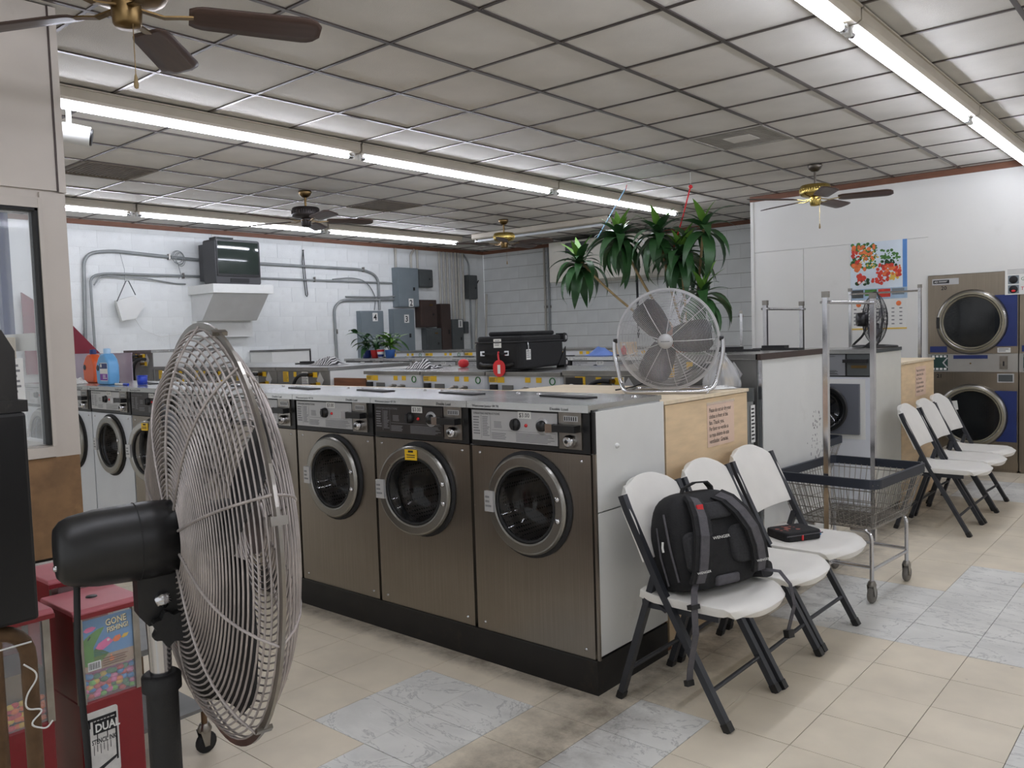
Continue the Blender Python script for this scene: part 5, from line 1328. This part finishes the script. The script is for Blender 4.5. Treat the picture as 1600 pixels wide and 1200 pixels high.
# detergents on the white washer at the left
def jug(label, x, y, z, m_, cap, s=1.0, rz=0):
    t = thing('detergent_bottle', label, 'bottle', (x, y, z), rz)
    out = [(-.105,0),(.095,0),(.108,.05),(.108,.15),(.085,.2),(.04,.232),(.03,.24),(-.02,.24),(-.06,.215),(-.1,.165),(-.115,.12)]
    out = [(a*s, b_*s) for a, b_ in out]
    # handle opening left of centre is not cut, its shade painted as a dark disc
    m1 = MB().prism(out, -.045*s, .045*s, 'y', smooth=True).build('bottle_body', m_, t, bevel=.018*s, seg=3)
    MB().lathe([(.026*s,.235*s),(.026*s,.275*s),(.02*s,.28*s),(0,.281*s)], 16, (.005*s,0,0)).build('cap', cap, t)
    MB().lathe([(.024*s,0),(.02*s,.003),(0,.003)], 16, (-.068*s, -.046*s, .13*s), (0,-1,0)).build('handle_hole_shade', mat('shaded_hole', (70, 74, 84), .7, var=.1), t)
    return t, s
t, s = jug('sky blue detergent bottle with blue and purple label on the left washers', -6.58, 2.82, 1.186, LBLUE, mat('pale_blue_cap', (170, 206, 236), .4, var=.04))
q = MB().rb(-.03, .1, -.0475, -.0455, .03, .17, .012, 3, 'y').build('label', PAPER, t); MB().bb(-.03, .1, -.0482, -.0475, .125, .165).build('label_top', BLUEP, q); MB().bb(-.03, .1, -.0482, -.0475, .035, .085).build('label_bottom', PURPLE, q)
disc_ = MB(); disc(disc_, -.005, .148, .014, -.0486, n=14); disc_.build('label_badge', PAPER, q)
b = MB(); lines(b, .02, .09, .045, .08, 3, -.0483, seed=2); b.build('label_print', PAPER, q)
jug('orange detergent bottle with navy cap behind the blue one', -7.1, 2.93, 1.186, ORANGE, BLUEP, .98)
cu = thing('measuring_cup', 'royal blue plastic cup standing beside the detergent bottles', 'cup', (-6.10, 2.86, 1.186)); MB().lathe([(0,.002),(.034,.002),(.038,.07),(.036,.07),(.032,.006),(0,.006)], 20).build('cup_body', CUPBLUE, cu); MB().ring((0,0,.07), (0,0,1), .037, .003, 20, 5).build('cup_lip', CUPBLUE, cu)
pn = thing('marker_pen', 'white pen with a blue cap lying by the blue cup', 'pen', (-6.3, 2.79, 1.194)); MB().cyl((-.09,0,0), (.05,0,0), .008, 10).build('pen_barrel', PAPER, pn); MB().cyl((.05,0,0), (.12,0,0), .0095, 10).build('pen_cap', CUPBLUE, pn)
ts = thing('crumpled_tissue', 'crumpled white tissue left of the orange bottle', 'tissue', (-7.05, 2.79, 1.1865))
b = MB(); rnd = random.Random(3)
def crumple(sx, sy, h, nu=9, nv=9, seed=1):
    r_ = random.Random(seed); H_ = [[r_.random() for _ in range(nu+1)] for _ in range(nv+1)]
    return lambda u, v: ((u-.5)*sx+(H_[int(v*nv)][int(u*nu)]-.5)*sx*.1, (v-.5)*sy, .002+h*H_[int(v*nv+.5)][int(u*nu+.5)]*math.sin(PI*u)*math.sin(PI*v))
grid_mesh(crumple(.14, .1, .11, seed=5), 9, 9).build('tissue', PAPER, ts, sub=1)
lv = thing('plastic_sheet', 'lavender tinted clear plastic sheet standing behind the detergent bottles', 'panel', (-7.38, 3.1, 1.186)); MB().bb(-.53, .6, 0, .006, 0, .235).build('sheet', LAV, lv); MB().bb(-.53, .6, -.004, .01, .228, .238).build('sheet_edge', LAV, lv)
# cloths, bag and small things
ZEB = mat('black_white_striped_cloth', (200, 200, 198), .85, var=.0); 
def stripes(m_):
    nt_ = m_.node_tree; N = nt_.nodes.new; L = nt_.links.new; wv = N('ShaderNodeTexWave'); wv.inputs['Scale'].default_value = 11; wv.inputs['Distortion'].default_value = 6
    tc = N('ShaderNodeTexCoord'); L(tc.outputs['Object'], wv.inputs['Vector']); r = N('ShaderNodeValToRGB'); r.color_ramp.interpolation = 'CONSTANT'; r.color_ramp.elements[0].color = (.02,.02,.022,1); r.color_ramp.elements[1].position = .5; r.color_ramp.elements[1].color = (.6,.6,.6,1)
    L(wv.outputs['Fac'], r.inputs[0]); L(r.outputs[0], nt_.nodes['Principled BSDF'].inputs['Base Color'])
stripes(ZEB)
def cloth(name, label, cat, x, y, z, sx, sy, h, m_, seed, rz=0):
    t = thing(name, label, cat, (x, y, z), rz); grid_mesh(crumple(sx, sy, h, 10, 8, seed), 10, 8).build('cloth', m_, t, sub=1); return t
cloth('crumpled_cloth', 'black and white striped cloth on the grey-backed washers', 'cloth', -6.2, 4.62, 1.252, .38, .22, .12, ZEB, 3)
cloth('crumpled_cloth', 'black and white striped cloth on the white-backed washers', 'cloth', -4.93, 4.6, 1.224, .3, .2, .12, ZEB, 8)
cloth('crumpled_cloth', 'blue cloth heaped on the third row of washers', 'cloth', -4.49, 6.5, 1.251, .3, .22, .13, BLUECLOTH, 6)
cloth('paper_towel', 'white tissue lying at the foot of the grey cage fan', 'tissue', -2.02, 4.0, 1.156, .2, .08, .045, PAPER, 9, R(60))
rc = thing('red_ball', 'round red ball on the white-backed washers', 'ball', (-4.62, 4.76, 1.2235)); MB().lathe([(0,0),(.02,.002),(.038,.012),(.045,.032),(.038,.055),(.018,.068),(0,.07)], 18).build('ball', REDB, rc)
rbt = thing('red_bottle', 'small red bottle beside the blue cloth', 'bottle', (-4.25, 6.52, 1.2515)); MB().lathe([(0,0),(.025,0),(.026,.06),(.012,.075),(.012,.095),(0,.096)], 14).build('bottle_body', REDB, rbt); MB().lathe([(.014,.09),(.014,.11),(0,.111)], 12).build('cap', PAPER, rbt)
bx_ = thing('cardboard_box', 'small tan box behind the red bottle on the third row', 'box', (-4.32, 6.66, 1.2515)); MB().bb(-.1, .1, -.04, .04, 0, .12).build('box_body', PLY, bx_); MB().bb(-.1, .1, -.041, .041, .09, .1).build('tape', PLYE, bx_)
bg_ = thing('plastic_bag', 'clear plastic bag tied to the tall grey washer back', 'bag', (-2.06, 4.12, 1.1565))
def bagf(u, v):
    a = 2*PI*u; r_ = (.015+.11*math.sin(PI*(1-v)*.55)**1.3)*(1+.14*math.sin(7*a+4*v)); return (r_*.7*math.cos(a), r_*math.sin(a)*.95, .19*v)
grid_mesh(bagf, 36, 14).build('bag_body', CLEARBAG, bg_); MB().ring((0,0,.18), (0,.3,1), .02, .006, 16, 6).build('bag_knot', CLEARBAG, bg_)
for k, (x, y, z, a, lb) in enumerate(((-2.3, 4.75, 1.3305, 20, 'black tray strip on the tall grey washer by the cart bars'), (-2.1, 4.95, 1.3305, -10, 'black strip on the tall grey washer nearest the chrome post'), (-6.75, 4.8, 1.2505, 4, 'long black strip on the grey-backed washers below the television'))):
    t = thing('black_strip', lb, 'strip', (x, y, z), R(a)); MB().bb(-.16, .16, -.035, .035, 0, .012).build('strip', BLACK, t); MB().bb(-.1, .06, -.025, .025, .012, .028).build('strip_lid', BLACKM, t)

# ================================================================ PLANTS
def leaf_mesh(L_, W_, droop, name='leaf', m_=LEAF, fold=.25):
    def fn(u, v):
        w = W_*math.sin(PI*min(1, .12+.88*v)**.8)*(1-v*.1)*.5; s = (u-.5)*2
        a = droop*v; r = L_*v
        x = L_*(math.sin(droop*v)/droop if droop else v); z = -L_*(1-math.cos(droop*v))/droop if droop else 0
        return (x*1.0, s*w, z+abs(s)*w*fold)
    b = grid_mesh(fn, 2, 9); return b.mesh(name, m_)
LM = [leaf_mesh(.44, .105, 1.7), leaf_mesh(.50, .115, 2.1), leaf_mesh(.36, .09, 1.2), leaf_mesh(.30, .075, .6, m_=LEAFY)]
def head(par, c, n, seed, up=.35):
    rnd = random.Random(seed)
    for k in range(n):
        f = k/n; a = 2.4*k+rnd.uniform(-.2, .2)
        el = (1.25-1.75*f)+rnd.uniform(-.12, .12)
        me = LM[3] if f < .14 else LM[2] if f < .36 else LM[rnd.choice((0, 1))]
        o = link('leaf', me, par); o.location = (c[0], c[1], c[2]-.10*f); s = rnd.uniform(.8, 1.12); o.scale = (s, s, s)
        o.rotation_euler = Euler((rnd.uniform(-.2, .2), -el, a), 'XYZ')
dp = thing('dracaena_plant', 'tall dracaena with drooping dark leaves tied up behind the grey cage fan', 'plant', (-3.95, 7.2, 1.1655))
MB().lathe([(0,0),(.11,0),(.14,.2),(.15,.22),(.135,.22),(.12,.17),(0,.17)], 24).build('pot', mat('terracotta_pot', (146, 88, 62), .7, var=.12), dp)
MB().lathe([(.118,.165),(0,.185)], 20, cap=False).build('soil', mat('dark_soil', (52, 40, 32), .95, var=.3, vscale=40, bump=.5), dp)
heads = [(-1.13, -.2, 1.06, 32, 'a'), (-.64, -.2, 1.27, 42, 'b'), (-.20, -.18, 1.26, 34, 'c'), (.05, -.2, 1.05, 38, 'd'), (.29, -.2, 1.27, 20, 'e'), (.27, -.2, .66, 24, 'f')]
for i, (x, y, z, n, _) in enumerate(heads):
    base = (-.03+.02*i, 0, .17)
    mid = (x*.35+.05, y*.5, .17+(z-.17)*.45)
    MB().tube(bez(base, (x*.55, y*.6, .17+(z-.17)*.35), (x, y, z), 10), .013, 8).build('stem', STEM, dp)
    head(dp, (x, y, z), n, 20+i)
cd1 = thing('support_cord', 'pale blue cord from the ceiling to the left leaf head of the dracaena', 'cord', (-4.63, 7.2, CEIL-.004)); MB().tube([(0, .03, 0), (-.01, .02, -.06)], .003, 6).build('knot', STRINGR, cd1); MB().tube([(-.01, .02, -.04), (-.4, -.1, -.66)], .006, 6).build('cord', STRINGB, cd1)
cd2 = thing('support_cord', 'red cord from the ceiling to the right part of the dracaena', 'cord', (-3.87, 7.15, CEIL-.004)); MB().tube([(0, .0, 0), (0, 0, -.14)], .002, 6).build('wire', WIRE, cd2); MB().tube([(0, 0, -.13), (-.05, -.06, -.4), (-.12, -.12, -.7)], .007, 6).build('cord', STRINGR, cd2); MB().sph((0,0,-.135), .02, 10, 6).build('knot', STRINGR, cd2)
SL = [leaf_mesh(.2, .05, 1.0, m_=LEAF), leaf_mesh(.16, .06, .7, m_=LEAFY), leaf_mesh(.22, .07, 1.2, m_=LEAF)]
def pot_plant(label, x, y, z, pm, n, seed, kind):
    t = thing('potted_plant', label, 'plant', (x, y, z), 0, 'small plants on the third row'); rnd = random.Random(seed)
    MB().lathe([(0,0),(.05,0),(.062,.085),(.064,.09),(.055,.09),(.05,.07),(0,.07)], 18).build('pot', pm, t)
    for k in range(max(3, n//5)):
        a = rnd.uniform(0, 6.28); e = (rnd.uniform(.05, .2)*math.cos(a), rnd.uniform(.05, .15)*math.sin(a), rnd.uniform(.16, .3))
        MB().tube(bez((0,0,.07), (e[0]*.2, e[1]*.2, e[2]*.8), e), .004, 5).build('stem', LEAF, t)
        for j in range(5):
            o = link('leaf', SL[kind if rnd.random() < .7 else rnd.randrange(3)], t); f = .4+.6*j/4
            o.location = (e[0]*f*f, e[1]*f*f, .07+(e[2]-.07)*f); o.rotation_euler = (rnd.uniform(-.4,.4), -rnd.uniform(-.2, .9), rnd.uniform(0, 6.28)); s = rnd.uniform(.7, 1.1); o.scale = (s, s, s)
    return t
PR = mat('red_pot', (186, 44, 44), .5, var=.08); PBL = mat('blue_pot', (52, 94, 160), .5, var=.08)
pot_plant('leafy plant in a dark blue pot at the left of the pots', -7.84, 6.42, 1.2515, BLUEP, 20, 1, 2)
pot_plant('leafy plant in a red pot before panel four', -7.70, 6.44, 1.2515, PR, 25, 2, 0)
pot_plant('bright green leafy plant in a blue pot before panel three', -7.42, 6.42, 1.2515, PBL, 40, 4, 1)
cp_ = thing('paper_cup', 'white paper cup with red and blue bands between the pots', 'cup', (-7.565, 6.40, 1.2515)); MB().lathe([(0,0),(.032,0),(.045,.1),(.043,.1),(.03,.004),(0,.004)], 18).build('cup_body', PAPER, cp_)
MB().lathe([(.0425,.07),(.0455,.095)], 18, cap=False).build('red_band', REDB, cp_); MB().lathe([(.0345,.01),(.039,.04)], 18, cap=False).build('blue_band', BLUEP, cp_)

# ================================================================ LEFT FOREGROUND
def candy(label, x, y, top=.765, art=False, sticker=False):
    """coin candy machine, front faces +X at local x 0"""
    t = thing('candy_machine', label, 'candy machine', (x, y, 0), 0, 'red candy machines'); a = .085; d = .21
    MB().bb(-d, 0, -a, a, .0, .505).build('lower_cabinet', REDP, t, bevel=.006)
    MB().bb(-d, -d+.008, -a, a, .505, top-.02).bb(-d+.008, -.01, -a, -a+.006, .505, top-.02).build('side_panels', REDP, t)
    for y_ in (-a+.008, a-.008): MB().bb(-.016, .002, y_-.009, y_+.009, .5, top-.02).build('chrome_post', DULLCHR, t)
    MB().prism([(-d-.008,top-.022),(.012,top-.022),(.012,top-.006),(.0,top),(-d,top),(-d-.008,top-.006)], -a-.01, a+.01, 'y').build('lid', REDLID, t, bevel=.003)
    MB().bb(-d, .013, -a-.011, a+.011, top-.024, top-.012).build('lid_rim', REDP, t)
    MB().lathe([(.016,0),(.014,.003),(0,.003)], 12, (-.1, 0, top)).build('lid_lock', BLACK, t)
    MB().bb(-.004, -.001, -a+.016, a-.016, .505, top-.024).build('window', GLASSC, t)
    b = MB(); rnd = random.Random(int(y*100)); cols = [REDB, GREENS, mat('candy_pink', (226, 100, 160), .4, var=.1), mat('candy_blue', (48, 130, 200), .4, var=.1), YELLOW, mat('candy_orange', (240, 120, 40), .4, var=.1), mat('candy_green', (110, 190, 50), .4, var=.1)]
    n_ = 0
    for row in range(5):
        for c in range(9):
            yy = -a+.022+c*(2*a-.044)/8+rnd.uniform(-.005, .005); zz = .513+row*.0135+rnd.uniform(-.004, .004)
            MB().sph((-.014-rnd.uniform(0,.004), yy, zz), .0095, 7, 5, (.7, 1.25, .8)).build('candy', cols[rnd.randrange(7)] if art else cols[(0, 5, 4)[rnd.randrange(3)]], t)
    MB().bb(-d+.01, -.03, -a+.008, a-.008, .506, .585 if art else .64).build('candy_heap', cols[2] if art else ABRASS, t)
    if art:
        z0, z1 = .585, top-.035; y0, y1 = -a+.017, a-.017; H_ = z1-z0
        q = MB().bb(-.006, -.0045, y0, y1, z0, z1).build('picture_card', mat('card_blue', (40, 132, 196), .5, var=.12, vscale=14), t)
        X = -.0042
        MB().bb(X-.0003, X, y0, y1, z0, z0+H_*.26).build('sand_print', mat('card_sand', (170, 132, 92), .5, var=.12, vscale=30), q)
        G1 = mat('fish_green', (96, 152, 56), .5, var=.2, vscale=30)
        def flat(name, pts, m_, lay=0): MB().add([(X+.0002+lay*.0002, y0+(y1-y0)*u, z0+H_*v) for u, v in pts], [tuple(range(len(pts)))]).build(name, m_, q)
        flat('big_fish', [(0,.12),(.2,.1),(.36,.16),(.5,.27),(.38,.3),(.22,.38),(.2,.45),(.3,.6),(.44,.8),(.3,.78),(.12,.7),(0,.62)], G1)
        flat('big_fish_lip', [(.2,.38),(.36,.32),(.52,.26),(.4,.34),(.24,.43)], mat('fish_dark_green', (52, 104, 44), .5, var=.1), 1)
        flat('fish_eyebrow', [(.10,.60),(.16,.66),(.15,.69),(.09,.63)], INK, 1)
        flat('pink_fish', [(.24,.42),(.3,.5),(.4,.54),(.5,.58),(.56,.52),(.6,.48),(.5,.42),(.38,.36),(.3,.38)], cols[2], 2)
        flat('orange_fish', [(.58,.5),(.64,.56),(.74,.57),(.76,.5),(.7,.45),(.62,.45)], cols[5], 2)
        flat('yellow_fish', [(.76,.5),(.82,.56),(.92,.56),(.88,.5),(.8,.48)], YELLOW, 2)
        flat('starfish', [(.5,.14),(.54,.24),(.58,.16),(.64,.15),(.58,.11),(.52,.08)], cols[5], 2)
        w_ = MB(); w_.add([(X+.0009, y0+(y1-y0)*.5+.004*math.cos(k*PI/4), z0+H_*.525+.004*math.sin(k*PI/4)) for k in range(8)], [tuple(range(8))]); w_.build('fish_eye', PAPER, q)
        for k, (s_, u, v, sz) in enumerate((('GONE', .46, .80, .026), ('FISHING!', .48, .67, .0195))):
            text('title_shadow', s_, sz, INK, q, (X+.0012, y0+(y1-y0)*u+.0012, z0+H_*v-.0012), (PI/2, -.06, PI/2), sx=.78, bold=.06)
            text('title', s_, sz, mat('cream_letter', (240, 232, 190), .5, var=.02), q, (X+.0016, y0+(y1-y0)*u, z0+H_*v), (PI/2, -.06, PI/2), sx=.78, bold=.02)
        flat('price_burst', [(.02,.8),(.08,.85),(.2,.86),(.27,.82),(.2,.77),(.08,.76)], cols[2], 1)
        bc = MB().bb(X, X+.0006, y0+.01, y0+.045, z0+.002, z0+.026).build('barcode_card', PAPER, q); b = MB()
        for k in range(13): b.bb(X+.0006, X+.0009, y0+.012+k*.0024, y0+.0128+k*.0024+(k % 3)*.0004, z0+.005, z0+.023)
        b.build('barcode_bars', INK, bc)
        b = MB(); lines(b, y0+.05, y1-.01, z0+.004, z0+.03, 4, X+.0004, axis='x', seed=3); b.build('card_print', OLDWOOD, q)
    if sticker:
        q = MB().rb(.0003, .0012, -a+.006, .012, .285, .475, .008, 3, 'x').build('sticker', mat('worn_white_sticker', (206, 204, 200), .6, var=.1, vscale=40, dirt=(120,118,116), dscale=50, damt=.4, dthr=.58), t)
        X = .0014
        text('sticker_word', 'DUAL', .032, PAPER, q, (X+.0006, -.052, .415), FACE_RIGHT, sx=.8, bold=.03)
        MB().bb(X, X+.0004, -.056, .006, .409, .445).build('word_ground', INK, q)
        text('sticker_word', 'STENCIL INK', .019, INK, q, (X, -.062, .382), FACE_RIGHT, sx=.6, bold=.03)
        b = MB().bb(X, X+.0004, -.074, -.066, .30, .455).bb(X, X+.0004, -.074, .006, .448, .456).bb(X, X+.0004, .002, .007, .32, .456); b.prism([(-.05,.30),(.0,.325),(.005,.335),(-.05,.312)], X, X+.0004, 'x')
        for k in range(7): b.bb(X, X+.0004, -.066+k*.009, -.0635+k*.009, .43-.02*(k % 3), .45)
        for k in range(6): b.bb(X, X+.0004, -.058+k*.009, -.0565+k*.009, .352+.008*(k % 2), .38)
        b.build('sticker_drips', INK, q)
    return t
candy('red candy machine with the blue fish picture and stencil sticker', -2.35, .966, .765, True, True)
candy('red candy machine behind the fish picture machine, with dull sweets', -2.60, 1.0, .80)
candy('red candy machine under the black cabinet at the left edge', -2.32, .72, .80)
bk = thing('black_cabinet', 'black scuffed vending cabinet at the left edge on a rusty pipe frame', 'cabinet', (-2.09, .36, .894))
MB().bb(-.155, .155, -.35, .295, 0, .45).build('cabinet_body', BLACK, bk, bevel=.008)
MB().bb(-.15, .15, -.34, .30, .45, .475).build('ledge', mat('scuffed_black', (40, 38, 36), .6, var=.3, vscale=12, dirt=(110, 104, 90), dscale=9, damt=.5, dthr=.55), bk)
MB().prism([(-.33,.475),(.285,.475),(.285,.58),(.262,.625),(-.33,.64)], -.14, .14, 'x').build('cabinet_head', MATS['scuffed_black'], bk)
pfm = thing('pipe_frame', 'rusty bent pipe frame with a white wire tie under the black cabinet', 'stand', (-2.09, .36, 0))
for x in (.12, -.1):
    MB().tube(fillet([(x, .279, .0), (x, .279, .875), (x, -.3, .875), (x, -.3, 0)], .075, 6), .0165, 12).build('pipe_hoop', RUST, pfm)
for y in (.279, -.3): MB().cyl((-.1, y, .2), (.12, y, .2), .012, 10).build('cross_pipe', RUST, pfm)
MB().tube(fillet([(.139, .262, .80), (.142, .292, .77), (.14, .262, .73), (.139, .26, .70), (.139, .3, .69), (.14, .262, .665), (.142, .298, .645), (.145, .31, .66)], .03, 5), .002, 6).build('wire_tie', WIRE, pfm)
MB().tube([(.139, .0, .842), (.14, .28, .845)], .002, 6).build('wire_strand', WIRE, pfm)
rs = thing('rolling_stand', 'low rusty stand on casters behind the pedestal fan', 'stand', (-3.02, 1.31, 0))
for x in (-.24, .243):
    for y in (-.14, .146):
        MB().cyl((x, y, .1), (x, y, .43), .011, 10).build('leg', RUST, rs)
        c = MB().lathe([(.022,.08),(.026,.092),(.016,.112)], 12, (x, y, 0)).build('caster', DULLCHR, rs)
        for s in (-1, 1): MB().prism([(-.02,.09),(.02,.09),(.012,.03),(-.006,.03)], s*.016-.0015, s*.016+.0015, 'x', Matrix.Translation((x, y-.004, 0))).build('caster_fork', DULLCHR, c)
        MB().lathe([(.012,-.012),(.034,-.012),(.039,-.005),(.039,.005),(.034,.012),(.012,.012)], 18, (x, y+.003, .0395), (1,0,0)).build('wheel', RUBBER, c)
MB().bb(-.26, .263, -.16, .166, .43, .45).build('shelf', GALV, rs); MB().bb(-.25, .253, -.15, .156, .16, .172).build('lower_shelf', GALV, rs)
